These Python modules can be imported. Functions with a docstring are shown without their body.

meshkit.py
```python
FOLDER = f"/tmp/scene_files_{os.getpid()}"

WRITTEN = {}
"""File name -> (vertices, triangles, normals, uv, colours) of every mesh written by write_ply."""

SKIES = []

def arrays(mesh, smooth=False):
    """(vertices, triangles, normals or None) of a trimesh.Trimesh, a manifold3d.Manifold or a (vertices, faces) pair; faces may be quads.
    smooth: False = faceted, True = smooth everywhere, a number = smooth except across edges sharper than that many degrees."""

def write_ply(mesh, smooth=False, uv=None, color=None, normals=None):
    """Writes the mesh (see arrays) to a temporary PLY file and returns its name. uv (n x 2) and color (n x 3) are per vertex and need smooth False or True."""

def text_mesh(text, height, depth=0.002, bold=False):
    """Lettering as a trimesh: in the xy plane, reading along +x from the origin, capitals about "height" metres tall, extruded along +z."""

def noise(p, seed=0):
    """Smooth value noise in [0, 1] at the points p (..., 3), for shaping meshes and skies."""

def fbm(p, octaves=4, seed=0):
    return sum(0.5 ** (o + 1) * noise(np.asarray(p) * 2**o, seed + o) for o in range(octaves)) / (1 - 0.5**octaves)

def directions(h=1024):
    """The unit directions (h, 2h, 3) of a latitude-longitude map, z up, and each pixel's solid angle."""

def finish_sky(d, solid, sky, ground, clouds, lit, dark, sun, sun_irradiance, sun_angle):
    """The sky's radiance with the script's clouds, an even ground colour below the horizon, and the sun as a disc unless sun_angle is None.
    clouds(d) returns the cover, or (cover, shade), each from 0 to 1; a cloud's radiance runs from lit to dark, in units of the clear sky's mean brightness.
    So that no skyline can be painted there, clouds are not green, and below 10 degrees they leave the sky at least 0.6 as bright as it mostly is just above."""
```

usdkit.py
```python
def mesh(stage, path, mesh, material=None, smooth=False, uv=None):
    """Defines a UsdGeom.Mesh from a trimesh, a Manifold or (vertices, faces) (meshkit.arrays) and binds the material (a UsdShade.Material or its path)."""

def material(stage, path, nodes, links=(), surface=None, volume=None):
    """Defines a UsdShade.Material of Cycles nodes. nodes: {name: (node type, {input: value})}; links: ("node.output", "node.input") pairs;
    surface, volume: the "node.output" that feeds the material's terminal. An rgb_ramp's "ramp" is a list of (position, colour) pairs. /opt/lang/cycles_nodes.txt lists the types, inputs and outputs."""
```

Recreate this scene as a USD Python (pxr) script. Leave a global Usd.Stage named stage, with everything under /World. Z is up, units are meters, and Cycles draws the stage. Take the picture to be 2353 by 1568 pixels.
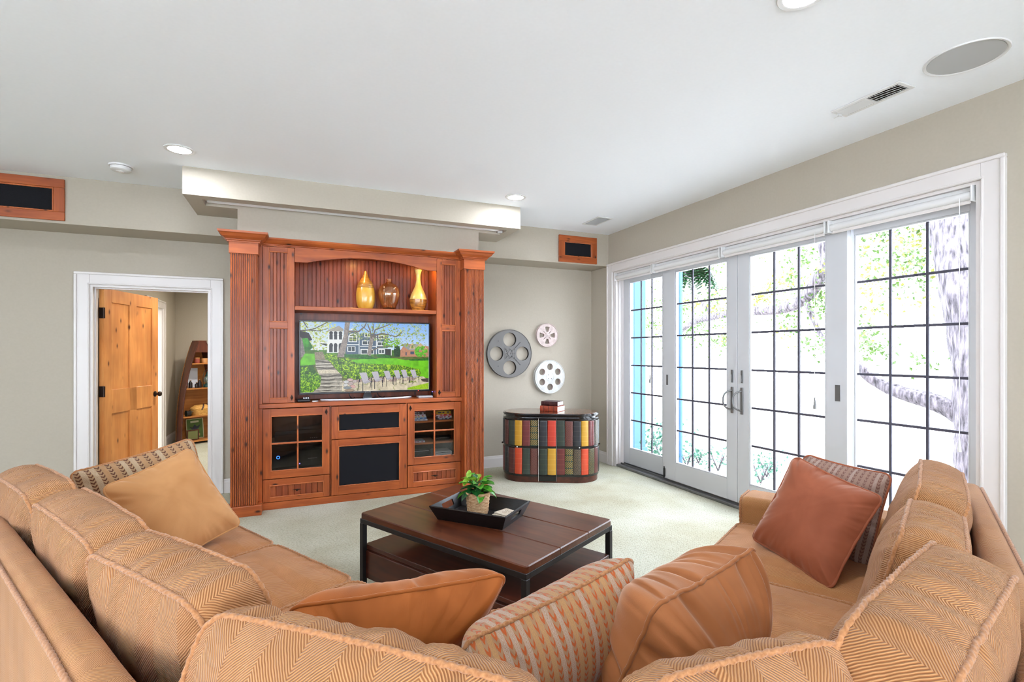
import math, random
import numpy as np
import trimesh, manifold3d
from shapely.geometry import Polygon, Point, box as sbox
from shapely import affinity
from pxr import Usd, UsdGeom, UsdLux, UsdShade, Sdf, Gf, Vt
import usdkit, meshkit

stage = Usd.Stage.CreateInMemory()
UsdGeom.SetStageUpAxis(stage, 'Z')
UsdGeom.SetStageMetersPerUnit(stage, 1.0)
UsdGeom.Xform.Define(stage, '/World')
UsdGeom.Scope.Define(stage, '/World/Looks')
PI = math.pi
rng = random.Random(7)
nrg = np.random.default_rng(7)

# ------------------------------------------------------------------ camera, sky, sun, exposure
W_PX, H_PX, F_PX, HORIZON = 2353.0, 1568.0, 1163.0, 810.0
CAM_H, YAW = 1.40, 23.1
cam = UsdGeom.Camera.Define(stage, '/World/camera')
cam.CreateHorizontalApertureAttr(36.0)
cam.CreateVerticalApertureAttr(36.0 * H_PX / W_PX)
cam.CreateFocalLengthAttr(36.0 * F_PX / W_PX)
cam.CreateVerticalApertureOffsetAttr((HORIZON - H_PX / 2) / W_PX * 36.0)
cam.CreateClippingRangeAttr(Gf.Vec2f(0.05, 2000))
xf = UsdGeom.Xformable(cam)
xf.AddTranslateOp().Set(Gf.Vec3d(0, 0, CAM_H))
xf.AddRotateXYZOp().Set(Gf.Vec3f(90, 0, -YAW))
cam.CreateExposureAttr(0.56)

SKY = 3.3
dome = UsdLux.DomeLight.Define(stage, '/World/sky')
dome.CreateIntensityAttr(SKY)
dome.CreateColorAttr(Gf.Vec3f(0.84, 0.93, 1.06))
sun = UsdLux.DistantLight.Define(stage, '/World/sun')
sun.CreateIntensityAttr(0.8)
sun.CreateAngleAttr(0.6)
sun.CreateColorAttr(Gf.Vec3f(1.0, 0.95, 0.86))
UsdGeom.Xformable(sun).AddRotateXYZOp().Set(Gf.Vec3f(28, 38, 0))
LAMP = 175.0          # radiance of the recessed ceiling lamps
LAMP_COL = (0.88, 0.95, 1.06)

# ------------------------------------------------------------------ materials
def srgb(*c):
    c = np.array(c, float) / 255.0
    return tuple(np.where(c <= 0.04045, c / 12.92, ((c + 0.055) / 1.055) ** 2.4))

M = {}
def mat(name, nodes, links=(), surface='p.BSDF'):
    M[name] = usdkit.material(stage, '/World/Looks/' + name, nodes, links, surface=surface)
    return M[name]

def plain(name, col, rough=0.5, metal=0.0, spec=0.5, **kw):
    return mat(name, {'p': ('principled_bsdf', dict(base_color=col, roughness=rough, metallic=metal, specular_ior_level=spec, **kw))})

def noisy(name, c1, c2, scale, rough=0.6, bump=0.0, stretch=(1, 1, 1), detail=4, spec=0.4, dist=0.02, **kw):
    n = {'t': ('texture_coordinate', {}), 'm': ('mapping', {'scale': stretch}), 'n': ('noise_texture', {'scale': scale, 'detail': detail}),
         'r': ('rgb_ramp', {'ramp': [(0.3, c1), (0.7, c2)]}), 'p': ('principled_bsdf', dict(roughness=rough, specular_ior_level=spec, **kw))}
    l = [('t.object', 'm.vector'), ('m.vector', 'n.vector'), ('n.fac', 'r.fac'), ('r.color', 'p.base_color')]
    if bump:
        n['b'] = ('bump', {'strength': bump, 'distance': dist})
        l += [('n.fac', 'b.height'), ('b.normal', 'p.normal')]
    return mat(name, n, l)

def wood(name, light, dark, knot, axis='z', rough=0.38, grain=22, knots=True, coat=0.15):
    s = {'x': (0.09, 1, 1), 'y': (1, 0.09, 1), 'z': (1, 1, 0.09)}[axis]
    k = {'x': (5, 11, 11), 'y': (11, 5, 11), 'z': (11, 11, 5)}[axis]
    n = {'t': ('texture_coordinate', {}), 'm': ('mapping', {'scale': s}), 'n': ('noise_texture', {'scale': grain, 'detail': 5, 'roughness': 0.62, 'distortion': 0.6}),
         'r': ('rgb_ramp', {'ramp': [(0.28, dark), (0.52, tuple(0.5 * (a + b) for a, b in zip(light, dark))), (0.72, light)]}),
         'n2': ('noise_texture', {'scale': 3.1, 'detail': 2}), 'r2': ('rgb_ramp', {'ramp': [(0.3, (0.78, 0.74, 0.72)), (0.65, (1.08, 1.08, 1.08))]}),
         'mx': ('mix_color', {'blend_type': 'multiply', 'fac': 1.0, 'use_clamp': False}),
         'p': ('principled_bsdf', dict(roughness=rough, specular_ior_level=0.4, coat_weight=coat, coat_roughness=0.2))}
    l = [('t.object', 'm.vector'), ('m.vector', 'n.vector'), ('n.fac', 'r.fac'), ('t.object', 'n2.vector'), ('n2.fac', 'r2.fac'), ('r.color', 'mx.a'), ('r2.color', 'mx.b')]
    last = 'mx.result'
    if knots:
        n.update({'km': ('mapping', {'scale': k}), 'kv': ('voronoi_texture', {'scale': 1.0}), 'kr': ('rgb_ramp', {'ramp': [(0.06, (1, 1, 1)), (0.13, (0.3, 0.3, 0.3)), (0.19, (0, 0, 0))]}),
                  'kx': ('mix_color', {'b': knot})})
        l += [('t.object', 'km.vector'), ('km.vector', 'kv.vector'), ('kv.distance', 'kr.fac'), ('kr.color', 'kx.fac'), (last, 'kx.a')]
        last = 'kx.result'
    l += [(last, 'p.base_color')]
    return mat(name, n, l)

def fabric_rib(name, ridge, groove, pitch, band, rough=0.85, strength=0.6, alt=None):
    """herringbone ribs in metres of st: stripes slanted at 45 degrees, mirrored from band to band"""
    n = {'t': ('texture_coordinate', {}), 's': ('separate_xyz', {}), 'pp': ('math', {'math_type': 'pingpong', 'value2': band}),
         'wn': ('noise_texture', {'scale': 24.0, 'detail': 2}), 'wm': ('math', {'math_type': 'multiply', 'value2': pitch * 1.2}),
         'a': ('math', {'math_type': 'add'}), 'a2': ('math', {'math_type': 'add'}), 'm': ('math', {'math_type': 'multiply', 'value2': 2 * PI / pitch}), 'sn': ('math', {'math_type': 'sine'}),
         'h': ('math', {'math_type': 'multiply_add', 'value2': 0.5, 'value3': 0.5}),
         'r': ('rgb_ramp', {'ramp': [(0.0, groove), (0.55, tuple(0.35 * g + 0.65 * q for g, q in zip(groove, ridge))), (1.0, ridge)]}),
         'fn': ('noise_texture', {'scale': 5.0, 'detail': 3}), 'fr': ('rgb_ramp', {'ramp': [(0.3, (0.88, 0.86, 0.84)), (0.7, (1.06, 1.06, 1.06))]}),
         'mx': ('mix_color', {'blend_type': 'multiply', 'fac': 1.0, 'use_clamp': False}),
         'b': ('bump', {'strength': strength, 'distance': pitch * 0.5}),
         'p': ('principled_bsdf', dict(roughness=rough, specular_ior_level=0.15, sheen_weight=0.2, sheen_roughness=0.4, sheen_tint=(1.0, 0.91, 0.86)))}
    l = [('t.UV', 's.vector'), ('s.x', 'pp.value1'), ('s.y', 'a.value1'), ('pp.value', 'a.value2'), ('t.UV', 'wn.vector'), ('wn.fac', 'wm.value1'), ('a.value', 'a2.value1'), ('wm.value', 'a2.value2'),
         ('a2.value', 'm.value1'), ('m.value', 'sn.value1'), ('sn.value', 'h.value1'), ('h.value', 'r.fac'),
         ('t.UV', 'fn.vector'), ('fn.fac', 'fr.fac'), ('r.color', 'mx.a'), ('fr.color', 'mx.b'), ('mx.result', 'p.base_color'), ('h.value', 'b.height'), ('b.normal', 'p.normal')]
    return mat(name, n, l)

def fabric_chevron(name, base, stitch, pale, gold, col_w=0.036, row=0.024):
    """columns of V stitches with feathered columns in between"""
    n = {'t': ('texture_coordinate', {}), 's': ('separate_xyz', {}),
         'nz': ('noise_texture', {'scale': 160.0, 'detail': 2}), 'nm': ('math', {'math_type': 'multiply_add', 'value2': 0.006}),
         'cu': ('math', {'math_type': 'divide', 'value2': col_w}), 'fl': ('math', {'math_type': 'floor'}), 'fr': ('math', {'math_type': 'fraction'}),
         'ctr': ('math', {'math_type': 'subtract', 'value2': 0.5}), 'ab': ('math', {'math_type': 'absolute'}),
         'par': ('math', {'math_type': 'pingpong', 'value2': 1.0}),
         'vr': ('math', {'math_type': 'divide', 'value2': row}), 'vk': ('math', {'math_type': 'multiply_add', 'value2': -1.1, 'value3': 0.0}), 'vs': ('math', {'math_type': 'add'}), 'vf': ('math', {'math_type': 'fraction'}),
         'on': ('math', {'math_type': 'less_than', 'value2': 0.45}), 'inw': ('math', {'math_type': 'less_than', 'value2': 0.46}), 'st': ('math', {'math_type': 'multiply'}),
         'v2': ('math', {'math_type': 'divide', 'value2': row * 0.3}), 'k2': ('math', {'math_type': 'multiply', 'value2': -7.0}), 's2': ('math', {'math_type': 'add'}), 'f2': ('math', {'math_type': 'fraction'}), 'o2': ('math', {'math_type': 'less_than', 'value2': 0.5}),
         'wn': ('white_noise_texture', {'dimensions': '1D'}), 'cg': ('math', {'math_type': 'greater_than', 'value2': 0.5}), 'fc': ('mix_color', {'a': pale, 'b': gold}),
         'fe': ('mix_color', {'a': base}), 'sc': ('mix_color', {'a': base, 'b': stitch}), 'sel': ('mix_color', {}),
         'hs': ('mix_float', {}), 'b': ('bump', {'strength': 0.7, 'distance': 0.004}),
         'p': ('principled_bsdf', dict(roughness=0.8, specular_ior_level=0.2, sheen_weight=0.2))}
    l = [('t.UV', 's.vector'), ('s.x', 'cu.value1'), ('cu.value', 'fl.value1'), ('cu.value', 'fr.value1'), ('fr.value', 'ctr.value1'), ('ctr.value', 'ab.value1'), ('fl.value', 'par.value1'),
         ('t.UV', 'nz.vector'), ('nz.fac', 'nm.value1'), ('s.y', 'nm.value3'), ('nm.value', 'vr.value1'), ('ab.value', 'vk.value1'), ('vr.value', 'vs.value1'), ('vk.value', 'vs.value2'), ('vs.value', 'vf.value1'), ('vf.value', 'on.value1'), ('ab.value', 'inw.value1'), ('on.value', 'st.value1'), ('inw.value', 'st.value2'),
         ('nm.value', 'v2.value1'), ('ab.value', 'k2.value1'), ('v2.value', 's2.value1'), ('k2.value', 's2.value2'), ('s2.value', 'f2.value1'), ('f2.value', 'o2.value1'),
         ('fl.value', 'wn.w'), ('wn.value', 'cg.value1'), ('cg.value', 'fc.fac'), ('fc.result', 'fe.b'), ('o2.value', 'fe.fac'), ('st.value', 'sc.fac'),
         ('par.value', 'sel.fac'), ('fe.result', 'sel.a'), ('sc.result', 'sel.b'), ('sel.result', 'p.base_color'),
         ('par.value', 'hs.fac'), ('o2.value', 'hs.a'), ('st.value', 'hs.b'), ('hs.result', 'b.height'), ('b.normal', 'p.normal')]
    return mat(name, n, l)

def velvet(name, c1, c2, sheen=0.5):
    n = {'t': ('texture_coordinate', {}), 'n': ('noise_texture', {'scale': 5.0, 'detail': 3, 'distortion': 0.8}), 'r': ('rgb_ramp', {'ramp': [(0.3, c1), (0.72, c2)]}),
         'f': ('noise_texture', {'scale': 420.0, 'detail': 1}), 'b': ('bump', {'strength': 0.12, 'distance': 0.002}),
         'p': ('principled_bsdf', dict(roughness=0.75, specular_ior_level=0.2, sheen_weight=sheen, sheen_roughness=0.35, sheen_tint=(1.0, 0.82, 0.66)))}
    return mat(name, n, [('t.UV', 'n.vector'), ('n.fac', 'r.fac'), ('r.color', 'p.base_color'), ('t.UV', 'f.vector'), ('f.fac', 'b.height'), ('b.normal', 'p.normal')])

def pane_mat(name, tint=(1, 1, 1), ior=1.45):
    return mat(name, {'lw': ('layer_weight', {'blend': 0.5}), 'pw': ('math', {'math_type': 'power', 'value2': 5.0}), 'f': ('math', {'math_type': 'multiply_add', 'value2': 0.9, 'value3': ((ior - 1) / (ior + 1)) ** 2}), 'a': ('transparent_bsdf', {'color': tint}), 'g': ('glossy_bsdf', {'color': (1, 1, 1), 'roughness': 0.0}), 'm': ('mix_closure', {})},
               [('lw.facing', 'pw.value1'), ('pw.value', 'f.value1'), ('f.value', 'm.fac'), ('a.BSDF', 'm.closure1'), ('g.BSDF', 'm.closure2')], 'm.closure')

def glow(name, col, strength):
    return mat(name, {'e': ('emission', {'color': col, 'strength': strength})}, [], 'e.emission')

noisy('wall_paint', srgb(174, 165, 150), srgb(177, 168, 153), 60, 0.85, 0.05, dist=0.002)
noisy('ceiling_paint', srgb(238, 241, 246), srgb(240, 243, 248), 60, 0.9)
plain('trim_paint', srgb(214, 208, 205), 0.35)
plain('frame_paint', srgb(196, 197, 200), 0.3)
plain('muntin_metal', srgb(70, 68, 80), 0.5)
plain('white_plastic', srgb(216, 215, 214), 0.4)
plain('vent_dark', srgb(60, 52, 48), 0.8)
plain('speaker_cloth_grey', srgb(178, 178, 178), 0.9)
noisy('black_cloth', srgb(24, 24, 27), srgb(34, 34, 37), 300, 0.95, 0.2, spec=0.1, dist=0.001)
plain('black_plastic', srgb(14, 15, 20), 0.25)
plain('dark_gap', srgb(20, 14, 10), 0.9)
plain('steel', srgb(190, 190, 192), 0.3, 1.0)
plain('grey_hardware', srgb(120, 120, 120), 0.4, 0.6)
plain('silver_plastic', srgb(200, 203, 210), 0.3, 0.4)
plain('bronze', srgb(48, 34, 28), 0.4, 0.7)
plain('iron', srgb(52, 50, 52), 0.45, 0.6)
pane_mat('pane_glass')
pane_mat('cabinet_glass', (0.75, 0.75, 0.75), 1.5)
glow('lamp_lens', LAMP_COL, LAMP)
glow('added_hall_lens', (1.0, 0.93, 0.82), LAMP * 2.5)  # stronger lens of the added, unseen hall lamps
glow('puck_lens', (1.0, 0.58, 0.16), 170.0)
glow('blue_led', (0.02, 0.12, 1.0), 6.0)
glow('violet_led', (0.2, 0.15, 1.0), 3.0)
glow('red_led', (1.0, 0.05, 0.04), 2.0)
AL, AD, AK = srgb(186, 98, 45), srgb(138, 62, 28), srgb(60, 26, 14)
for ax in 'xyz':
    wood('alder_' + ax, AL, AD, AK, ax)
wood('alder_glaze_shade', srgb(92, 42, 22), srgb(64, 26, 14), AK, 'z', knots=False)  # groove glaze that also carries the shade between the reeds in its colour
wood('alder_bead', srgb(200, 114, 62), srgb(160, 78, 38), AK, 'z')  # lighter bead wood carries the bright edge highlights in its colour
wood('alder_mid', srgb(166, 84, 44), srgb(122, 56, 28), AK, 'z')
wood('alder_pale', srgb(222, 138, 76), srgb(188, 96, 46), AK, 'x', knots=False)
wood('alder_dark', srgb(150, 72, 38), srgb(106, 46, 24), srgb(45, 18, 10), 'z')
wood('pine_door', srgb(226, 160, 92), srgb(200, 122, 60), srgb(96, 46, 18), 'z', grain=14)
wood('walnut', srgb(108, 58, 34), srgb(66, 30, 18), srgb(32, 14, 9), 'y', 0.3, grain=18, knots=False, coat=0.35)
wood('walnut_red', srgb(92, 44, 28), srgb(50, 20, 14), srgb(30, 12, 8), 'y', 0.32, grain=18, knots=False, coat=0.3)
noisy('black_wood', srgb(14, 12, 13), srgb(25, 22, 23), 40, 0.35, 0.25, (1, 1, 6), dist=0.002)
wood('canoe_wood', srgb(104, 52, 34), srgb(70, 32, 22), srgb(40, 18, 12), 'z', knots=False)
wood('shelf_wood', srgb(206, 140, 76), srgb(170, 104, 50), srgb(90, 50, 22), 'x', knots=False)
fabric_rib('upholstery', srgb(190, 140, 94), srgb(140, 88, 50), 0.0064, 0.075, strength=0.75)
fabric_rib('upholstery_seat', srgb(186, 132, 86), srgb(152, 98, 57), 0.006, 0.075, strength=0.35)
fabric_rib('upholstery_frame', srgb(188, 138, 92), srgb(140, 92, 54), 0.006, 0.07, strength=0.35)
noisy('rope_piping', srgb(146, 96, 58), srgb(178, 126, 84), 180, 0.85, 0.3, sheen_weight=0.3, spec=0.15, dist=0.002)
velvet('velvet_tan', srgb(178, 126, 78), srgb(200, 148, 98), 0.4)
velvet('velvet_rust', srgb(142, 76, 30), srgb(182, 104, 48), 0.4)
velvet('velvet_brick', srgb(138, 75, 50), srgb(164, 94, 66), 0.5)
velvet('velvet_copper', srgb(140, 83, 44), srgb(180, 115, 70), 0.55)
fabric_chevron('chevron_orange', srgb(158, 120, 88), srgb(172, 84, 38), srgb(182, 162, 148), srgb(184, 138, 84), 0.0122, 0.0145)
fabric_chevron('chevron_brown', srgb(158, 126, 92), srgb(92, 54, 34), srgb(186, 166, 140), srgb(170, 122, 76), 0.019, 0.016)
fabric_chevron('chevron_taupe', srgb(148, 118, 104), srgb(120, 84, 74), srgb(186, 164, 152), srgb(160, 126, 108), 0.012, 0.015)

def carpet():
    n = {'g': ('geometry', {}), 'n': ('noise_texture', {'scale': 1.6, 'detail': 4}), 'r': ('rgb_ramp', {'ramp': [(0.35, srgb(160, 154, 129)), (0.65, srgb(182, 181, 163))]}),
         'm': ('mapping', {'rotation': (0, 0, 0.5), 'scale': (62, 110, 1)}), 'v': ('voronoi_texture', {'dimensions': '2D', 'scale': 1.0, 'randomness': 0.75}), 'cr': ('rgb_ramp', {'ramp': [(0.0, (1.08, 1.08, 1.08)), (0.45, (0.96, 0.96, 0.95)), (0.8, (0.74, 0.73, 0.70))]}),
         'mx': ('mix_color', {'blend_type': 'multiply', 'fac': 1.0, 'use_clamp': False}), 'b': ('bump', {'strength': 0.5, 'distance': 0.005, 'invert': True}), 'p': ('principled_bsdf', {'roughness': 0.95, 'specular_ior_level': 0.1, 'sheen_weight': 0.15})}
    l = [('g.position', 'n.vector'), ('n.fac', 'r.fac'), ('g.position', 'm.vector'), ('m.vector', 'v.vector'),
         ('v.distance', 'cr.fac'), ('r.color', 'mx.a'), ('cr.color', 'mx.b'), ('mx.result', 'p.base_color'), ('v.distance', 'b.height'), ('b.normal', 'p.normal')]
    mat('carpet', n, l)
carpet()

# ------------------------------------------------------------------ naming, tagging, hierarchy
_used, _mats = {}, {}
def path_for(name, parent):
    base = parent or '/World'
    k = _used.setdefault((base, name), 0)
    _used[(base, name)] += 1
    return base + '/' + (name if k == 0 else '%s_%03d' % (name, k))

def data(path, **kw):
    p = stage.GetPrimAtPath(path)
    for k, v in kw.items():
        if v:
            p.SetCustomDataByKey(k, v)

def thing(name, label, cat, loc=(0, 0, 0), rot=0.0, group=None, kind=None):
    path = path_for(name, None)
    x = UsdGeom.Xform.Define(stage, path)
    x.AddTranslateOp().Set(Gf.Vec3d(*map(float, loc)))
    x.AddRotateZOp().Set(float(rot))
    data(path, label=label, category=cat, group=group, kind=kind)
    a = math.radians(rot)
    _mats[path] = np.array([[math.cos(a), -math.sin(a), 0, loc[0]], [math.sin(a), math.cos(a), 0, loc[1]], [0, 0, 1, loc[2]], [0, 0, 0, 1]])
    return path

def obj(name, mesh, material, parent=None, smooth=False, uv=None, world=False, label=None, kind=None, cat=None, group=None):
    """One Mesh prim under parent (a path) or under /World. world: the mesh is given in world coordinates."""
    path = path_for(name, parent)
    if world and parent:
        root = '/'.join(parent.split('/')[:3])
        if isinstance(mesh, tuple):
            mesh = trimesh.Trimesh(np.asarray(mesh[0]), np.asarray(mesh[1]), process=False)
        mesh = mesh.copy()
        mesh.apply_transform(np.linalg.inv(_mats.get(root, np.eye(4))))
    usdkit.mesh(stage, path, mesh, M[material] if isinstance(material, str) else material, smooth=smooth, uv=uv)
    data(path, label=label, kind=kind, category=cat, group=group)
    return path

def single(name, mesh, material, label, cat, loc=(0, 0, 0), rot=0.0, group=None, smooth=False, uv=None, kind=None):
    """A thing that is one mesh, given about its own base."""
    path = obj(name, mesh, material, None, smooth, uv, label=label, cat=cat, group=group, kind=kind)
    x = UsdGeom.Xformable(stage.GetPrimAtPath(path))
    x.AddTranslateOp().Set(Gf.Vec3d(*map(float, loc)))
    x.AddRotateZOp().Set(float(rot))
    a = math.radians(rot)
    _mats[path] = np.array([[math.cos(a), -math.sin(a), 0, loc[0]], [math.sin(a), math.cos(a), 0, loc[1]], [0, 0, 1, loc[2]], [0, 0, 0, 1]])
    return path

def copy_of(src, name, label, loc, rot=0.0):
    """An instance of a whole thing with a label of its own."""
    was = stage.GetPrimAtPath(src).GetCustomData()
    path = path_for(name, None)
    x = UsdGeom.Xform.Define(stage, path)
    x.GetPrim().GetReferences().AddInternalReference(src)
    x.GetPrim().SetInstanceable(True)
    x.ClearXformOpOrder()
    x.GetPrim().GetAttribute('xformOp:translate').Set(Gf.Vec3d(*map(float, loc)))
    x.GetPrim().GetAttribute('xformOp:rotateZ').Set(float(rot))
    x.SetXformOpOrder([UsdGeom.XformOp(x.GetPrim().GetAttribute('xformOp:translate')), UsdGeom.XformOp(x.GetPrim().GetAttribute('xformOp:rotateZ'))])
    data(path, label=label, category=was.get('category'), group=was.get('group'))
    return path

# ------------------------------------------------------------------ shapes
def cat(*ms):
    ms = [m for m in ms if m is not None]
    return trimesh.util.concatenate(ms) if len(ms) > 1 else ms[0]

def hull(pts):
    return trimesh.convex.convex_hull(np.asarray(pts, float))

def bx(x0, x1, y0, y1, z0, z1, b=0.0):
    x0, x1, y0, y1, z0, z1 = min(x0, x1), max(x0, x1), min(y0, y1), max(y0, y1), min(z0, z1), max(z0, z1)
    if b <= 0:
        m = trimesh.creation.box([x1 - x0, y1 - y0, z1 - z0])
        m.apply_translation([(x0 + x1) / 2, (y0 + y1) / 2, (z0 + z1) / 2])
        return m
    b = min(b, 0.45 * min(x1 - x0, y1 - y0, z1 - z0))
    p = []
    for x, sx in ((x0, 1), (x1, -1)):
        for y, sy in ((y0, 1), (y1, -1)):
            for z, sz in ((z0, 1), (z1, -1)):
                p += [(x, y + sy * b, z + sz * b), (x + sx * b, y, z + sz * b), (x + sx * b, y + sy * b, z)]
    return hull(p)

def lathe(prof, n=32, loc=(0, 0, 0)):
    m = trimesh.creation.revolve(np.asarray(prof, float), sections=n)
    m.apply_translation(loc)
    return m

def cyl(p0, p1, r0, r1=None, n=16):
    p0, p1 = np.asarray(p0, float), np.asarray(p1, float)
    d = p1 - p0
    L = np.linalg.norm(d)
    r1 = r0 if r1 is None else r1
    m = trimesh.creation.revolve([[0, 0], [r0, 0], [r1, L], [0, L]], sections=n)
    m.apply_transform(trimesh.geometry.align_vectors([0, 0, 1], d / L))
    m.apply_translation(p0)
    return m

def sphere(c, r, sub=2, scale=(1, 1, 1)):
    m = trimesh.creation.icosphere(sub, r)
    m.apply_scale(scale)
    m.apply_translation(c)
    return m

def frames(p, closed):
    t = (np.roll(p, -1, 0) - np.roll(p, 1, 0)) if closed else np.gradient(p, axis=0)
    t /= np.linalg.norm(t, axis=1, keepdims=True) + 1e-12
    ref = np.array([0.13, 0.21, 0.97])
    a = np.cross(t, ref)
    bad = np.linalg.norm(a, axis=1) < 0.15
    a[bad] = np.cross(t[bad], [1.0, 0, 0])
    a /= np.linalg.norm(a, axis=1, keepdims=True)
    for i in range(1, len(p)):      # parallel transport
        v = a[i - 1] - t[i] * np.dot(a[i - 1], t[i])
        a[i] = v / (np.linalg.norm(v) + 1e-12)
    return t, a, np.cross(t, a)

def tube(points, r, sides=8, closed=False, twist=0.0, twist_amp=0.0, cap=True):
    p = np.asarray(points, float)
    n = len(p)
    t, a, b = frames(p, closed)
    ang = np.arange(sides) * 2 * PI / sides
    s = np.concatenate([[0], np.cumsum(np.linalg.norm(np.diff(p, axis=0), axis=1))])
    r = np.broadcast_to(r, (n,))[:, None] * np.ones((1, sides))
    if twist:
        r = r * (1 + twist_amp * np.cos(2 * ang[None] - s[:, None] * 2 * PI / twist))
    v = p[:, None] + r[..., None] * (np.cos(ang)[None, :, None] * a[:, None] + np.sin(ang)[None, :, None] * b[:, None])
    m = n if closed else n - 1
    i, j = np.meshgrid(np.arange(m), np.arange(sides), indexing='ij')
    i2, j2 = (i + 1) % n, (j + 1) % sides
    q = np.stack([i * sides + j, i * sides + j2, i2 * sides + j2, i2 * sides + j], -1).reshape(-1, 4)
    f = [q[:, [0, 1, 2]], q[:, [0, 2, 3]]]
    v = v.reshape(-1, 3)
    if cap and not closed:
        k = len(v)
        v = np.vstack([v, p[0], p[-1]])
        j = np.arange(sides)
        f += [np.stack([np.full(sides, k), (j + 1) % sides, j], 1), np.stack([np.full(sides, k + 1), (n - 1) * sides + j, (n - 1) * sides + (j + 1) % sides], 1)]
    m = trimesh.Trimesh(v, np.vstack(f), process=False)
    return m

def spline(pts, n=40, closed=False):
    from scipy.interpolate import CubicSpline
    p = np.asarray(pts, float)
    if closed:
        p = np.vstack([p, p[:1]])
    d = np.concatenate([[0], np.cumsum(np.linalg.norm(np.diff(p, axis=0), axis=1))])
    c = CubicSpline(d, p, bc_type='periodic' if closed else 'natural')
    return c(np.linspace(0, d[-1], n, endpoint=not closed))

def extrude(poly, h, z0=0.0):
    m = trimesh.creation.extrude_polygon(poly, h, engine='earcut')
    m.apply_translation([0, 0, z0])
    return m

def extrude_y(poly, y0, y1):
    """poly in (x, z), extruded from y0 to y1"""
    m = trimesh.creation.extrude_polygon(poly, abs(y1 - y0), engine='earcut')
    v = m.vertices.copy()
    m.vertices = np.stack([v[:, 0], max(y0, y1) - v[:, 2], v[:, 1]], 1)
    return m

def moulding(path, prof, closed=False):
    """prof: (out, z) points, closed loop; path: plan points walked with outward on the RIGHT hand; mitred"""
    p = np.asarray(path, float)
    n = len(p)
    pr = np.asarray(prof, float)
    rows = []
    for i in range(n):
        def nrm(a, b):
            d = b - a
            d = d / np.linalg.norm(d)
            return np.array([d[1], -d[0]])
        if closed:
            n0, n1 = nrm(p[i - 1], p[i]), nrm(p[i], p[(i + 1) % n])
        else:
            n0 = nrm(p[max(i - 1, 0)], p[max(i, 1)])
            n1 = nrm(p[min(i, n - 2)], p[min(i + 1, n - 1)])
        m = n0 + n1
        m = m / max(np.dot(m, n0), 1e-6)
        rows.append(np.column_stack([p[i][0] + pr[:, 0] * m[0], p[i][1] + pr[:, 0] * m[1], pr[:, 1]]))
    k = len(pr)
    v = np.vstack(rows)
    f = []
    for i in range(n if closed else n - 1):
        for j in range(k):
            a, b, c, d = i * k + j, i * k + (j + 1) % k, ((i + 1) % n) * k + (j + 1) % k, ((i + 1) % n) * k + j
            f += [[a, b, c], [a, c, d]]
    if not closed:
        tri = trimesh.creation.triangulate_polygon(Polygon(pr), engine='earcut')[1]
        f += [list(x) for x in tri] + [[x[0] + (n - 1) * k, x[2] + (n - 1) * k, x[1] + (n - 1) * k] for x in tri]
    m = trimesh.Trimesh(v, f, process=False)
    m.fix_normals()
    return m

def to_world(m, T):
    m = m.copy()
    m.apply_transform(T)
    return m

def rotz(deg, loc=(0, 0, 0)):
    T = trimesh.transformations.rotation_matrix(math.radians(deg), [0, 0, 1])
    T[:3, 3] = loc
    return T

def struct(name, mesh, material, parent=None, smooth=False, label=None, uv=None):
    return obj(name, mesh, material, parent, smooth, uv, label=label, kind=None if parent else 'structure')

def sthing(name, label, loc=(0, 0, 0), rot=0.0):
    return thing(name, label, None, loc, rot, kind='structure')

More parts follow.
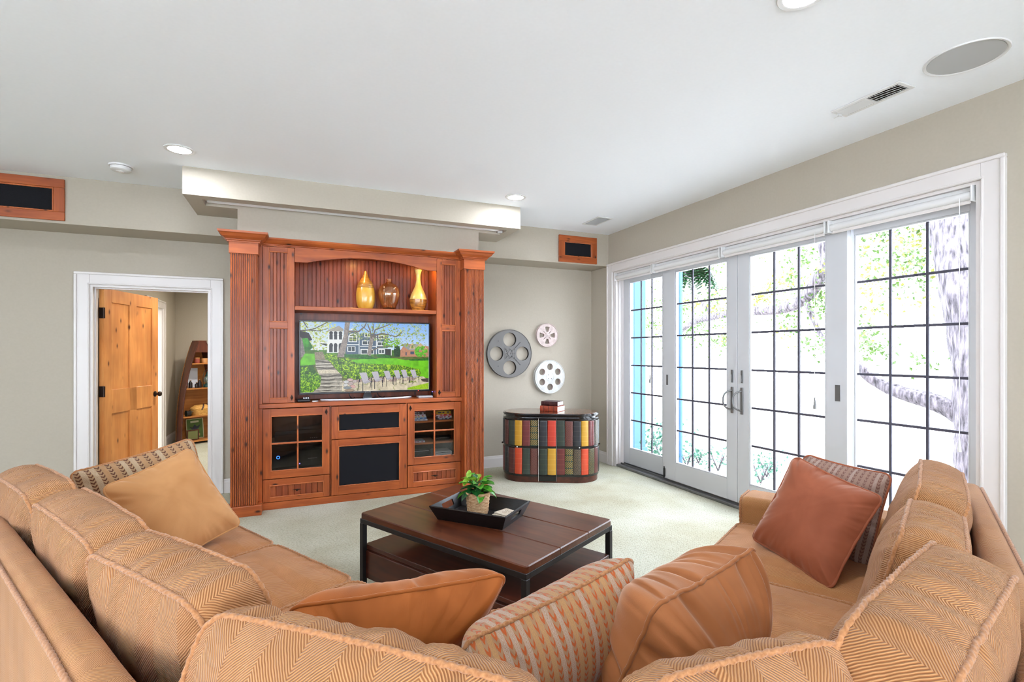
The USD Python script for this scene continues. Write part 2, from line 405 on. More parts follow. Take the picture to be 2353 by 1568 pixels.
# ================================================================== THE ROOM
CZ = 2.87
RX, BY, LX, RY = 3.60, 5.76, -5.2, -4.2       # right wall, back wall, left wall, rear wall
DO0, DO1, DOZ = -1.73, -0.775, 2.02            # doorway in the back wall
WO0, WO1, WOZ = 1.603, 5.25, 2.386             # opening of the sliding doors in the right wall
struct('floor', bx(LX - 0.3, RX + 0.30, RY - 0.3, 9.8, -0.2, 0.0), 'carpet')
struct('ceiling', bx(LX - 0.3, RX + 0.35, RY - 0.3, BY + 0.13, CZ, CZ + 0.25), 'ceiling_paint')
struct('wall_back', cat(bx(LX, DO0, BY, BY + 0.13, 0, CZ), bx(DO1, RX + 0.2, BY, BY + 0.13, 0, CZ), bx(DO0, DO1, BY, BY + 0.13, DOZ, CZ)), 'wall_paint')
struct('wall_right', cat(bx(RX, RX + 0.2, RY, WO0, 0, CZ), bx(RX, RX + 0.2, WO1, BY, 0, CZ), bx(RX, RX + 0.2, WO0, WO1, WOZ, CZ)), 'wall_paint')
LW0, LW1 = -3.4, -0.2          # unseen window added in the left wall for daylight from that side
struct('wall_left', cat(bx(LX - 0.2, LX, RY, LW0, 0, CZ), bx(LX - 0.2, LX, LW1, BY + 0.13, 0, CZ), bx(LX - 0.2, LX, LW0, LW1, 0, 0.25), bx(LX - 0.2, LX, LW0, LW1, 2.45, CZ)), 'wall_paint')
# row of unseen windows added behind the camera to let in skylight
REAR = [(-4.6, -2.7), (-2.2, -0.3), (0.2, 2.1)]
rw, last = [bx(LX, RX + 0.2, RY - 0.2, RY, 2.45, CZ), bx(LX, RX + 0.2, RY - 0.2, RY, 0, 0.25)], LX
for a, b in REAR:
    rw.append(bx(last, a, RY - 0.2, RY, 0.25, 2.45)); last = b
rw.append(bx(last, RX + 0.2, RY - 0.2, RY, 0.25, 2.45))
struct('wall_rear', cat(*rw), 'wall_paint')
# dropped soffit along the back wall, bulkhead and chase over the cabinet
struct('trim_1', bx(LX, RX, 5.36, BY, 2.475, CZ), 'wall_paint', label='lowered soffit along the back wall')
SL0, SL1 = -0.71, 1.99
bh = cat(bx(-0.825, 2.09, 4.685, 4.80, 2.65, CZ), bx(-0.825, SL0, 4.80, 4.99, 2.65, CZ), bx(SL1, 2.09, 4.80, 4.99, 2.65, CZ), bx(-0.825, 2.09, 4.99, 5.36, 2.65, CZ))
struct('trim_2', bh, 'wall_paint', label='boxed bulkhead under the ceiling over the media cabinet')
scr = sthing('projection_screen', 'white projection screen case recessed in the underside of the bulkhead', (0.64, 4.90, 2.66))
obj('case', bx(SL0, SL1, 4.802, 4.988, 2.69, 2.80), 'white_plastic', scr, world=True)
obj('roller', cat(cyl((SL0 + 0.02, 4.93, 2.685), (SL1 - 0.02, 4.93, 2.685), 0.022), bx(SL1 - 0.05, SL1 - 0.004, 4.91, 4.95, 2.652, 2.70)), 'white_plastic', scr, smooth=40, world=True)
struct('trim_3', cat(bx(-0.47, 1.75, 4.99, 5.05, 2.35, 2.65), bx(-0.47, -0.41, 5.05, BY, 0, 2.65), bx(1.69, 1.75, 5.05, BY, 0, 2.65), bx(-0.47, -0.41, 4.99, 5.05, 0, 2.35), bx(1.69, 1.75, 4.99, 5.05, 0, 2.35)), 'wall_paint', label='chase wall around the media cabinet')
# baseboards
def base_prof(s=1):
    return [(0, 0), (0.016, 0), (0.016, 0.105), (0.011, 0.118), (0.009, 0.132), (0.003, 0.138), (0, 0.138)]
struct('baseboard_back', cat(moulding([(1.752, BY), (RX, BY)], base_prof()), moulding([(DO1 + 0.112, BY), (-0.472, BY)], base_prof()), moulding([(LX, BY), (DO0 - 0.112, BY)], base_prof())), 'trim_paint')
struct('baseboard_right', cat(moulding([(RX, WO0 - 0.112), (RX, RY)], base_prof()), moulding([(RX, BY - 0.017), (RX, WO1 + 0.112)], base_prof())), 'trim_paint')
struct('baseboard_left', moulding([(LX, RY), (LX, BY)], base_prof()), 'trim_paint')

# door casings: flat board with a raised back band on the outer edge and a bead on the inner edge
def casing(x0, x1, z1, w, d, sgn=1.0):
    """around an opening in the plane y=0, projecting to -y; runs to the floor"""
    out = []
    def leg(a, b, inner, outer):
        e0, e1 = (a + 0.003, b) if outer < inner else (a, b - 0.003)
        return [bx(e0, e1, -d, 0, 0, z1 + w - 0.003, 0.002), bx(outer - 0.011, outer + 0.011, -d - 0.012, 0, 0, z1 + w - 0.0225, 0.004), bx(inner - 0.006, inner + 0.006, -d - 0.004, 0, 0, z1 + 0.0015, 0.003)]
    out += leg(x0 - w, x0, x0 - 0.008, x0 - w + 0.011) + leg(x1, x1 + w, x1 + 0.008, x1 + w - 0.011)
    out += [bx(x0 + 0.0005, x1 - 0.0005, -d + 0.0004, 0, z1, z1 + w - 0.003, 0.002), bx(x0 - w, x1 + w, -d - 0.0122, 0, z1 + w - 0.022, z1 + w, 0.004), bx(x0 - 0.014, x1 + 0.014, -d - 0.0042, 0, z1 + 0.002, z1 + 0.014, 0.003)]
    return cat(*out)

# ------------------------------------------------------------------ doorway, pine door, hall
dr = sthing('door_1', 'open pine four-panel door in white casing left of the media cabinet', (0.5 * (DO0 + DO1), BY, 0))
cs = casing(DO0, DO1, DOZ, 0.112, 0.018); cs.apply_translation([0, BY, 0])
obj('casing', cs, 'trim_paint', dr, world=True)
jb = cat(bx(DO0, DO0 + 0.02, BY - 0.002, BY + 0.13, 0, DOZ), bx(DO1 - 0.02, DO1, BY - 0.002, BY + 0.13, 0, DOZ), bx(DO0 + 0.0203, DO1 - 0.0203, BY - 0.0015, BY + 0.13, DOZ - 0.02, DOZ + 0.0008),
         bx(DO0 + 0.02, DO0 + 0.032, BY + 0.045, BY + 0.09, 0, DOZ - 0.02), bx(DO1 - 0.032, DO1 - 0.02, BY + 0.045, BY + 0.09, 0, DOZ - 0.02), bx(DO0 + 0.0323, DO1 - 0.0323, BY + 0.0455, BY + 0.0895, DOZ - 0.032, DOZ - 0.0195))
obj('jamb', jb, 'trim_paint', dr, world=True)
# leaf about its hinge edge: local x along the leaf, y = thickness
LW, LT, LZ = 0.91, 0.04, 1.995
TL = rotz(74.5, (DO0 + 0.028, BY + 0.135, 0.01))
st, ms = 0.115, 0.115
xs = [(st, (LW - ms) / 2), ((LW + ms) / 2, LW - st)]
zs = [(0.24, 0.80), (1.03, LZ - 0.125)]
lf = [bx(0, st, -LT, 0, 0, LZ, 0.002), bx(LW - st, LW, -LT, 0, 0, LZ, 0.002), bx((LW - ms) / 2, (LW + ms) / 2, -LT, 0, 0.24, LZ - 0.12, 0.001),
      bx(st, LW - st, -LT, 0, 0, 0.24, 0.001), bx(st, LW - st, -LT, 0, 0.80, 1.03, 0.001), bx(st, LW - st, -LT, 0, LZ - 0.125, LZ, 0.001)]
leaf = obj('door_leaf', to_world(cat(*lf), TL), 'pine_door', dr, world=True, label='honey coloured pine door leaf')
for a, b in xs:
    for c, d in zs:
        obj('panel', to_world(bx(a - 0.004, b + 0.004, -LT + 0.013, -0.013, c - 0.004, d + 0.004), TL), 'pine_door', leaf, world=True)
for z in (0.25, 1.02, 1.76):
    obj('hinge', to_world(cat(cyl((-0.008, -LT - 0.004, z - 0.05), (-0.008, -LT - 0.004, z + 0.05), 0.011), bx(-0.012, 0.0005, -LT, -0.004, z - 0.05, z + 0.05)), TL), 'bronze', dr, world=True, label='black door hinge', smooth=40)
kn = lathe([(0, 0), (0.030, 0), (0.031, 0.006), (0.012, 0.010), (0.010, 0.030), (0.022, 0.036), (0.028, 0.050), (0.024, 0.062), (0.012, 0.068), (0, 0.069)], 24)
for s in (-1, 1):
    k2 = kn.copy()
    k2.apply_transform(trimesh.transformations.rotation_matrix(s * PI / 2 * 1.0, [1, 0, 0]) if s > 0 else trimesh.transformations.rotation_matrix(-PI / 2, [1, 0, 0]))
    k2.apply_translation([LW - 0.065, -LT if s > 0 else 0, 0.93])
    obj('knob', to_world(k2, TL), 'bronze', dr, world=True, smooth=50, label='dark bronze door knob')

HX, HY0, HY1, HZ = -1.79, BY + 0.13, 9.62, 2.44
struct('wall_hall', cat(bx(HX - 0.1, HX, HY0, 7.95, 0, HZ), bx(HX - 0.1, HX, 8.75, HY1, 0, HZ), bx(HX - 0.1, HX, 7.95, 8.75, 2.03, HZ),
                        bx(HX - 0.1, 0.62, HY1, HY1 + 0.1, 0, HZ), bx(0.60, 0.70, HY0, HY1, 0, HZ), bx(HX - 1.2, HX - 1.1, 7.6, 9.2, 0, HZ)), 'wall_paint')
struct('ceiling_hall', bx(HX - 1.2, 0.7, HY0, HY1 + 0.1, HZ, HZ + 0.1), 'ceiling_paint')
struct('baseboard_hall', cat(moulding([(HX, 8.86), (HX, HY1), (0.6, HY1)], base_prof())), 'trim_paint')
d2 = sthing('door_2', 'white cased doorway in the hall beside the pine door', (HX, 8.35, 0))
c2 = casing(-0.40, 0.40, 2.03, 0.11, 0.018)
c2.apply_transform(rotz(90, (HX, 8.35, 0)))
obj('casing', c2, 'trim_paint', d2, world=True)
obj('jamb', cat(bx(HX - 0.1, HX + 0.001, 7.95, 7.97, 0, 2.031), bx(HX - 0.1, HX + 0.001, 8.73, 8.75, 0, 2.031), bx(HX - 0.1, HX + 0.0006, 7.9703, 8.7297, 2.01, 2.031)), 'trim_paint', d2, world=True)

# ------------------------------------------------------------------ sliding glass doors
cg = casing(WO0, WO1, WOZ, 0.112, 0.02)
v = cg.vertices.copy(); cg.vertices = np.stack([RX + v[:, 1], v[:, 0], v[:, 2]], 1); cg.invert()
struct('trim_4', cg, 'trim_paint', label='white casing around the sliding glass doors')
struct('trim_5', cat(bx(RX + 0.0006, RX + 0.2, WO0 - 0.001, WO0 + 0.03, 0.001, WOZ + 0.0008), bx(RX + 0.0006, RX + 0.2, WO1 - 0.03, WO1 + 0.001, 0.001, WOZ + 0.0008), bx(RX + 0.0006, RX + 0.2, WO0 + 0.0302, WO1 - 0.0302, WOZ - 0.02, WOZ + 0.0008),
                     bx(RX + 0.005, RX + 0.03, WO1 - 0.042, WO1 - 0.03, 0.03, WOZ - 0.02), bx(RX + 0.05, RX + 0.08, WO1 - 0.045, WO1 - 0.03, 0.03, WOZ - 0.02)), 'trim_paint', label='white jamb lining the sliding glass doors')
struct('trim_6', cat(bx(RX + 0.02, RX + 0.19, WO0 + 0.03, WO1 - 0.03, 0.001, 0.028, 0.004), bx(RX + 0.075, RX + 0.085, WO0 + 0.03, WO1 - 0.03, 0.028, 0.045), bx(RX + 0.135, RX + 0.145, WO0 + 0.03, WO1 - 0.03, 0.028, 0.045)), 'grey_hardware', label='grey metal threshold track of the sliding doors')

GZ0, GZ1 = 0.235, 2.25
def sash(n, y0, y1, g0, g1, xc, label):
    """a door panel spanning y0..y1 with glass g0..g1, its plane centred on xc"""
    s = sthing('window_%d' % n, label, (xc, (y0 + y1) / 2, 0.045))
    x0, x1, zt = xc - 0.022, xc + 0.022, 2.362
    fr = [bx(x0, x1, y0, g0, 0.046, zt, 0.002), bx(x0, x1, g1, y1, 0.046, zt, 0.002), bx(x0 + 0.0004, x1 - 0.0004, g0, g1, 0.0465, GZ0, 0.001), bx(x0 + 0.0004, x1 - 0.0004, g0, g1, GZ1, zt - 0.0004, 0.001)]
    b = 0.011     # glazing bead
    fr += [bx(x0 + 0.004, x1 - 0.004, g0, g0 + b, GZ0, GZ1, 0.002), bx(x0 + 0.004, x1 - 0.004, g1 - b, g1, GZ0, GZ1, 0.002), bx(x0 + 0.005, x1 - 0.005, g0 + b, g1 - b, GZ0, GZ0 + b, 0.002), bx(x0 + 0.005, x1 - 0.005, g0 + b, g1 - b, GZ1 - b, GZ1, 0.002)]
    obj('sash_frame', cat(*fr), 'frame_paint', s, world=True)
    m = 0.0085
    ys, zs2 = np.linspace(g0 + b, g1 - b, 4), np.linspace(GZ0 + b, GZ1 - b, 7)
    for y in ys[1:-1]:
        obj('muntin', bx(xc - 0.007, xc + 0.007, y - m, y + m, GZ0 + b, GZ1 - b, 0.002), 'muntin_metal', s, world=True)
    for z in zs2[1:-1]:
        obj('muntin', bx(xc - 0.006, xc + 0.006, g0 + b, g1 - b, z - m, z + m, 0.002), 'muntin_metal', s, world=True)
    for i in range(3):
        for j in range(6):
            obj('pane', bx(xc - 0.003, xc + 0.003, ys[i] + (m if i else 0), ys[i + 1] - (m if i < 2 else 0), zs2[j] + (m if j else 0), zs2[j + 1] - (m if j < 5 else 0)), 'pane_glass', s, world=True)
    return s

XI, XO = RX + 0.08, RX + 0.14
w1 = sash(1, 4.37, 5.207, 4.485, 5.09, XO, 'white-framed fixed glass panel nearest the corner')
w2 = sash(2, 3.402, 4.392, 3.52, 4.215, XI, 'white-framed sliding glass door with its pull on the right')
w3 = sash(3, 2.41, 3.398, 2.57, 3.27, XI, 'white-framed sliding glass door with its pull on the left')
w4 = sash(4, 1.645, 2.43, 1.715, 2.40, XO, 'white-framed fixed glass panel nearest the camera')
def pull(parent, y, bow):
    obj('pull_handle', cat(bx(XI - 0.032, XI - 0.022, y - 0.016, y + 0.016, 0.845, 1.085, 0.004), tube(spline([(XI - 0.028, y, 0.875), (XI - 0.07, y + bow * 0.035, 0.90), (XI - 0.085, y + bow * 0.05, 0.965), (XI - 0.07, y + bow * 0.035, 1.03), (XI - 0.028, y, 1.055)], 24), 0.008)), 'grey_hardware', parent, world=True, smooth=40, label='grey metal bow pull')
    obj('lock', cat(bx(XI - 0.03, XI - 0.022, y - 0.014, y + 0.014, 1.125, 1.24, 0.004), bx(XI - 0.04, XI - 0.03, y - 0.004, y + 0.004, 1.13, 1.2, 0.003)), 'grey_hardware', parent, world=True, label='grey thumb latch')
pull(w2, 3.455, 1)
pull(w3, 3.345, 1)
obj('finger_plate', bx(XI - 0.025, XI - 0.022, 4.32, 4.35, 1.05, 1.16, 0.002), 'grey_hardware', w2, world=True)
obj('finger_plate', bx(XI - 0.025, XI - 0.022, 2.46, 2.50, 1.04, 1.16, 0.002), 'grey_hardware', w3, world=True)
obj('foot_bolt', cat(bx(XI - 0.035, XI - 0.022, 4.365, 4.39, 0.06, 0.15, 0.003), cyl((XI - 0.03, 4.378, 0.046), (XI - 0.03, 4.378, 0.17), 0.006)), 'iron', w2, world=True)

# roller blinds rolled up under the head of the opening, with pull cords
BL = [(4.505, 5.205, 'leftmost white roller blind rolled up over the glass panel nearest the corner', 4.52, 1.15), (3.535, 4.485, 'white roller blind rolled up over the second glass panel from the corner', None, 0),
      (2.525, 3.515, 'white roller blind rolled up over the third glass panel from the corner', 2.60, 1.06), (1.64, 2.505, 'rightmost white roller blind rolled up over the glass panel nearest the sofa', 1.70, 0.90)]
for y0, y1, lab, yc, zc in BL:
    b = thing('roller_blind', lab, 'blind', (RX + 0.03, (y0 + y1) / 2, WOZ - 0.021), group='roller blinds over the sliding doors')
    xr, zr = RX + 0.022, WOZ - 0.062
    obj('cassette', bx(xr + 0.0, xr + 0.028, y0, y1, WOZ - 0.05, WOZ - 0.0205, 0.003), 'white_plastic', b, world=True)
    obj('roll', cyl((xr - 0.012, y0 + 0.012, zr - 0.012), (xr - 0.012, y1 - 0.012, zr - 0.012), 0.026, n=28), 'white_plastic', b, world=True, smooth=40)
    obj('hem_bar', bx(xr - 0.02, xr - 0.008, y0 + 0.02, y1 - 0.02, zr - 0.058, zr - 0.036, 0.004), 'trim_paint', b, world=True)
    for y in (y0, y1 - 0.01):
        obj('bracket', bx(xr - 0.045, xr + 0.02, y, y + 0.01, zr - 0.05, WOZ - 0.0205, 0.002), 'white_plastic', b, world=True)
    if yc:
        cd = obj('cord', cyl((xr - 0.045, yc, zc), (xr - 0.045, yc, zr - 0.02), 0.0022, n=8), 'white_plastic', b, world=True)
        obj('tassel', lathe([(0, 0), (0.011, 0.0), (0.009, 0.03), (0.003, 0.085), (0, 0.088)], 14, (xr - 0.045, yc, zc - 0.085)), 'grey_hardware' if yc != 1.70 else 'white_plastic', cd, world=True, smooth=40)

# frames and panes of the added rear windows
for i, (a, b) in enumerate(REAR):
    s = sthing('window_%d' % (5 + i), 'unseen white-framed window added behind the sofa for daylight', ((a + b) / 2, RY - 0.1, 0.25))
    obj('sash_frame', cat(bx(a, a + 0.06, RY - 0.13, RY - 0.07, 0.25, 2.45), bx(b - 0.06, b, RY - 0.13, RY - 0.07, 0.25, 2.45), bx(a + .06, b - .06, RY - 0.13, RY - 0.07, 0.25, 0.32), bx(a + .06, b - .06, RY - 0.13, RY - 0.07, 2.38, 2.45), bx((a + b) / 2 - .03, (a + b) / 2 + .03, RY - 0.13, RY - 0.07, 0.32, 2.38)), 'frame_paint', s, world=True)
    for c, d in ((a + .06, (a + b) / 2 - .03), ((a + b) / 2 + .03, b - .06)):
        obj('pane', bx(c, d, RY - 0.103, RY - 0.097, 0.32, 2.38), 'pane_glass', s, world=True)

s = sthing('window_8', 'unseen wide window added left of the camera for daylight', (LX - 0.1, (LW0 + LW1) / 2, 0.25))  # added out of view to brighten the left side of the room
ym = np.linspace(LW0, LW1, 5)
obj('sash_frame', cat(bx(LX - 0.13, LX - 0.07, LW0, LW1, 0.25, 0.32), bx(LX - 0.13, LX - 0.07, LW0, LW1, 2.38, 2.45), *[bx(LX - 0.13, LX - 0.07, y - 0.03, y + 0.03, 0.32, 2.38) for y in ym]), 'frame_paint', s, world=True)
for a, b in zip(ym[:-1], ym[1:]):
    obj('pane', bx(LX - 0.103, LX - 0.097, a + 0.03, b - 0.03, 0.32, 2.38), 'pane_glass', s, world=True)

# ------------------------------------------------------------------ ceiling fittings
CAN = [(-0.776, 4.31, 'recessed ceiling light above the left end of the bulkhead'), (1.911, 4.39, 'small recessed ceiling light right of the bulkhead near the corner'), (1.911, 1.44, 'recessed ceiling light cut off by the top edge of the picture'),
       (-0.776, 1.44, None), (-3.46, 4.31, None), (-3.46, 1.44, None), (1.911, -1.43, None), (-0.776, -1.43, None), (-3.46, -1.43, None)]  # unlabelled ones extend the grid out of view, added for more light
for x, y, lab in CAN:
    t = thing('recessed_light', lab or 'unseen recessed ceiling light added for fill behind or beside the camera', 'ceiling light', (x, y, CZ - 0.004), group='recessed ceiling lights')
    obj('trim_ring', lathe([(0.074, -0.004), (0.094, -0.004), (0.098, 0.0), (0.098, 0.0035), (0.072, 0.0035)], 40), 'white_plastic', t, smooth=40)
    obj('lens', lathe([(0, -0.0015), (0.0735, -0.0015), (0.0735, 0.002), (0, 0.002)], 32), 'lamp_lens', t, label='glowing lamp lens')
for x, y, lb in ((-0.6, 8.3, 'far unseen ceiling light added in the hall by the canoe bookshelf'), (-0.5, 6.6, 'near unseen ceiling light added in the hall to light the pine door')):  # unseen hall lamps, added to brighten the hall and the door leaf
    hl = thing('recessed_light', lb, 'ceiling light', (x, y, HZ - 0.004), group='recessed ceiling lights')
    obj('trim_ring', lathe([(0.074, -0.004), (0.094, -0.004), (0.098, 0.0), (0.098, 0.0035), (0.072, 0.0035)], 40), 'white_plastic', hl, smooth=40)
    obj('lens', lathe([(0, -0.0015), (0.0735, -0.0015), (0.0735, 0.002), (0, 0.002)], 32), 'added_hall_lens', hl)

sd = thing('smoke_detector', 'round white smoke detector on the ceiling near the left bulkhead end', 'smoke detector', (-1.268, 4.874, CZ))
obj('base', lathe([(0, -0.012), (0.078, -0.012), (0.08, 0.0), (0, 0.0)], 36), 'white_plastic', sd, smooth=40)
obj('cover', lathe([(0, -0.05), (0.03, -0.05), (0.032, -0.046), (0.058, -0.044), (0.068, -0.036), (0.07, -0.014), (0.066, -0.012), (0, -0.012)], 36), 'white_plastic', sd, smooth=40)
obj('button', lathe([(0, -0.053), (0.016, -0.053), (0.018, -0.05), (0, -0.05)], 24), 'trim_paint', sd)

cs_ = thing('ceiling_speaker', 'round grey ceiling speaker flush with the ceiling at upper right', 'speaker', (3.07, 1.435, CZ))
obj('rim', lathe([(0.150, -0.001), (0.156, -0.006), (0.164, -0.006), (0.167, 0.0), (0.150, 0.0)], 56), 'white_plastic', cs_, smooth=40)
obj('grille', lathe([(0, -0.004), (0.150, -0.003), (0.150, 0.0), (0, 0.0)], 48), 'speaker_cloth_grey', cs_)

def vent(x0, x1, y0, y1, label, n, halves):
    t = thing('ceiling_vent', label, 'vent', ((x0 + x1) / 2, (y0 + y1) / 2, CZ))
    b, z = 0.022, CZ
    obj('frame', cat(bx(x0, x1, y0, y0 + b, z - 0.008, z, 0.002), bx(x0, x1, y1 - b, y1, z - 0.008, z, 0.002), bx(x0, x0 + b, y0 + b, y1 - b, z - 0.008, z, 0.002), bx(x1 - b, x1, y0 + b, y1 - b, z - 0.008, z, 0.002),
                     *([bx(x0 + b, x1 - b, (y0 + y1) / 2 - 0.006, (y0 + y1) / 2 + 0.006, z - 0.008, z)] if halves else [])), 'white_plastic', t, world=True)
    obj('duct_shade', bx(x0 + b, x1 - b, y0 + b, y1 - b, z - 0.0012, z - 0.0002), 'vent_dark', t, world=True, label='dark sheet for the shade behind the louvres')  # flat dark sheet painted as the shade behind the louvres
    for i in range(n):
        yy = y0 + b + (i + 0.5) * (y1 - y0 - 2 * b) / n
        tilt = 0.7 if (yy < (y0 + y1) / 2 or not halves) else -0.7
        m = bx(x0 + b, x1 - b, -0.0055, 0.0055, -0.0008, 0.0008)
        m.apply_transform(trimesh.transformations.rotation_matrix(tilt, [1, 0, 0]))
        m.apply_translation([0, yy, z - 0.0055])
        obj('louvre', m, 'white_plastic', t, world=True)
    if halves:
        obj('damper_lever', cat(bx(x0 + 0.05, x0 + 0.085, y1 - 0.016, y1 - 0.010, z - 0.02, z - 0.006), bx(x0 + 0.06, x0 + 0.066, y1 - 0.016, y1 + 0.02, z - 0.022, z - 0.018)), 'white_plastic', t, world=True)
vent(3.0, 3.145, 1.695, 2.08, 'long white slotted ceiling vent beside the round ceiling speaker', 26, True)
vent(3.0, 3.19, 4.66, 5.0, 'small white ceiling vent near the far right corner', 18, False)

# wooden framed speakers let into the soffit
def soffit_speaker(x0, x1, z0, z1, label):
    y = 5.36
    t = thing('wall_speaker', label, 'speaker', ((x0 + x1) / 2, y, z0))
    w = 0.072
    fr = []
    for a, b, c, d, ax in ((x0, x1, z1 - w, z1, 'x'), (x0, x1, z0, z0 + w, 'x'), (x0, x0 + w, z0 + w, z1 - w, 'z'), (x1 - w, x1, z0 + w, z1 - w, 'z')):
        obj('frame_rail' if ax == 'x' else 'frame_stile', bx(a, b, y - 0.022, y, c, d, 0.003), 'alder_' + ax, t, world=True)
    q = 0.012
    obj('bead', cat(bx(x0 + w, x1 - w, y - 0.018, y, z1 - w - q, z1 - w, 0.003), bx(x0 + w, x1 - w, y - 0.018, y, z0 + w, z0 + w + q, 0.003), bx(x0 + w, x0 + w + q, y - 0.018, y, z0 + w + q, z1 - w - q, 0.003), bx(x1 - w - q, x1 - w, y - 0.018, y, z0 + w + q, z1 - w - q, 0.003)), 'alder_bead', t, world=True)
    obj('grille_cloth', bx(x0 + w + q, x1 - w - q, y - 0.008, y - 0.0005, z0 + w + q, z1 - w - q), 'black_cloth', t, world=True, label='black speaker cloth')
soffit_speaker(2.89, 3.42, 2.487, 2.81, 'wood-framed black speaker in the soffit by the far right corner')
soffit_speaker(-2.50, -1.775, 2.495, 2.84, 'wood-framed black speaker in the soffit above the left wall, cut off by the picture edge')

# ================================================================== MEDIA CABINET
FY = 4.98
mc = thing('media_cabinet', 'large knotty alder media cabinet with reeded columns built into the back wall', 'cabinet', (0.625, FY, 0))
def C(name, m, material='alder_z', parent=None, **kw):
    return obj(name, m, material, parent or mc, world=True, **kw)

def column(cx, label):
    n, w = 14, 0.198
    r = w / n / 2
    c = C('column', bx(cx - w / 2, cx + w / 2, 4.8735, 5.0, 0.09, 2.24), 'alder_glaze_shade', label=label)
    for i in range(n):
        q_ = cx - w / 2 + r * (2 * i + 1)
        C('reed', extrude(Polygon([(q_ + r * 0.70 * math.cos(a), 4.874 + 1.0 * r * math.sin(a)) for a in np.linspace(PI, 2 * PI, 8)]), 2.15, 0.09), 'alder_z', c, smooth=50)
    for x in (cx - w / 2 - 0.004, cx + w / 2 - 0.002):
        C('edge_strip', bx(x, x + 0.006, 4.866, 5.0, 0.09, 2.24, 0.002), 'alder_z', c)
    C('frieze_block', bx(cx - 0.112, cx + 0.112, 4.855, 4.995, 2.24, 2.342, 0.002), 'alder_x', c)
    C('plinth', bx(cx - 0.137, cx + 0.137, 4.842, 4.995, 0, 0.088, 0.003), 'alder_x', c)
    pr = [(-0.02, 2.336), (0.012, 2.336), (0.012, 2.346), (0.022, 2.350), (0.022, 2.358), (0.03, 2.362), (0.05, 2.376), (0.064, 2.396), (0.074, 2.404), (0.078, 2.42), (-0.02, 2.42)]
    p = [(cx - 0.112, 4.998), (cx - 0.112, 4.855), (cx + 0.112, 4.855), (cx + 0.112, 4.998)]
    cap = moulding(p, pr)
    C('crown', cat(cap, bx(cx - 0.10, cx + 0.10, 4.868, 4.998, 2.40, 2.4195)), 'alder_x', c)
column(-0.41, 'reeded alder column left of the television')
column(1.66, 'reeded alder column right of the television')
C('filler_stile', bx(-0.31, -0.2745, 4.975, 5.0, 0.0, 2.345)); C('filler_stile', bx(1.5535, 1.561, 4.975, 5.0, 0.0, 2.345))
# carcass
BK = 5.33
for a, b in ((-0.298, -0.276), (1.553, 1.575)):
    C('side_panel', bx(a, b, 5.0, BK, 0, 2.34))
for a, b in ((-0.030, -0.012), (1.297, 1.315)):
    C('divider', bx(a, b, 4.99, BK, 0.945, 2.34))
for a, b in ((0.290, 0.306), (0.994, 1.010)):
    C('divider', bx(a, b, 5.0, BK, 0.066, 0.90))
C('back_panel', bx(-0.276, 1.553, BK, BK + 0.012, 0.0, 2.34), 'alder_dark')
C('top_panel', bx(-0.298, 1.575, 4.99, BK, 2.335, 2.352), 'alder_x')
C('toe_board', bx(-0.2735, 1.5525, 4.976, 5.0, 0.0, 0.064, 0.002), 'alder_x')
C('bottom_panel', bx(-0.276, 1.553, 5.0, BK, 0.05, 0.066), 'alder_x')
C('counter', bx(-0.30, 1.577, 4.952, BK, 0.904, 0.943, 0.004), 'alder_x')
sh = C('display_shelf', bx(-0.0115, 1.2965, 4.975, BK, 1.783, 1.82, 0.003), 'alder_x')
crown = moulding([(-0.30, FY), (1.563, FY)], [(-0.02, 2.343), (0.008, 2.343), (0.008, 2.350), (0.016, 2.354), (0.016, 2.360), (0.026, 2.366), (0.046, 2.382), (0.058, 2.398), (0.062, 2.410), (-0.02, 2.410)])
C('crown', crown, 'alder_x')
# arched valance over the display niche
zz = [2.216 + 0.074 * math.sin(PI * min(max((x - 0.10) / 1.085, 0), 1)) ** 0.8 for x in np.linspace(-0.012, 1.297, 41)]
pv = Polygon([(x, z) for x, z in zip(np.linspace(-0.012, 1.297, 41), zz)] + [(1.297, 2.344), (-0.012, 2.344)])
C('valance', extrude_y(pv, 4.966, 4.992), 'alder_x')
# beadboard at the back of the niche, one board after the other
nb = 34
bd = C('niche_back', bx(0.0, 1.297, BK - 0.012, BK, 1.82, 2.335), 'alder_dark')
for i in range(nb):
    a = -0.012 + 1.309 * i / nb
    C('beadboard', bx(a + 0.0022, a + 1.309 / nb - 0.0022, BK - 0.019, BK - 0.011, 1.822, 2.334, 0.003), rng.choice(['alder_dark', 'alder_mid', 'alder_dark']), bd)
C('television_bay_back', bx(-0.012, 1.297, BK - 0.012, BK, 0.944, 1.783), 'alder_dark')
# puck lamps lighting the niche
for x in (0.55, 1.235):
    pk = C('puck_lamp', cyl((x, 5.05, 2.318), (x, 5.05, 2.334), 0.032, n=24), 'bronze', label='warm puck lamp under the niche top')
    C('lens', cyl((x, 5.05, 2.3155), (x, 5.05, 2.319), 0.025, n=20), 'puck_lens', pk)

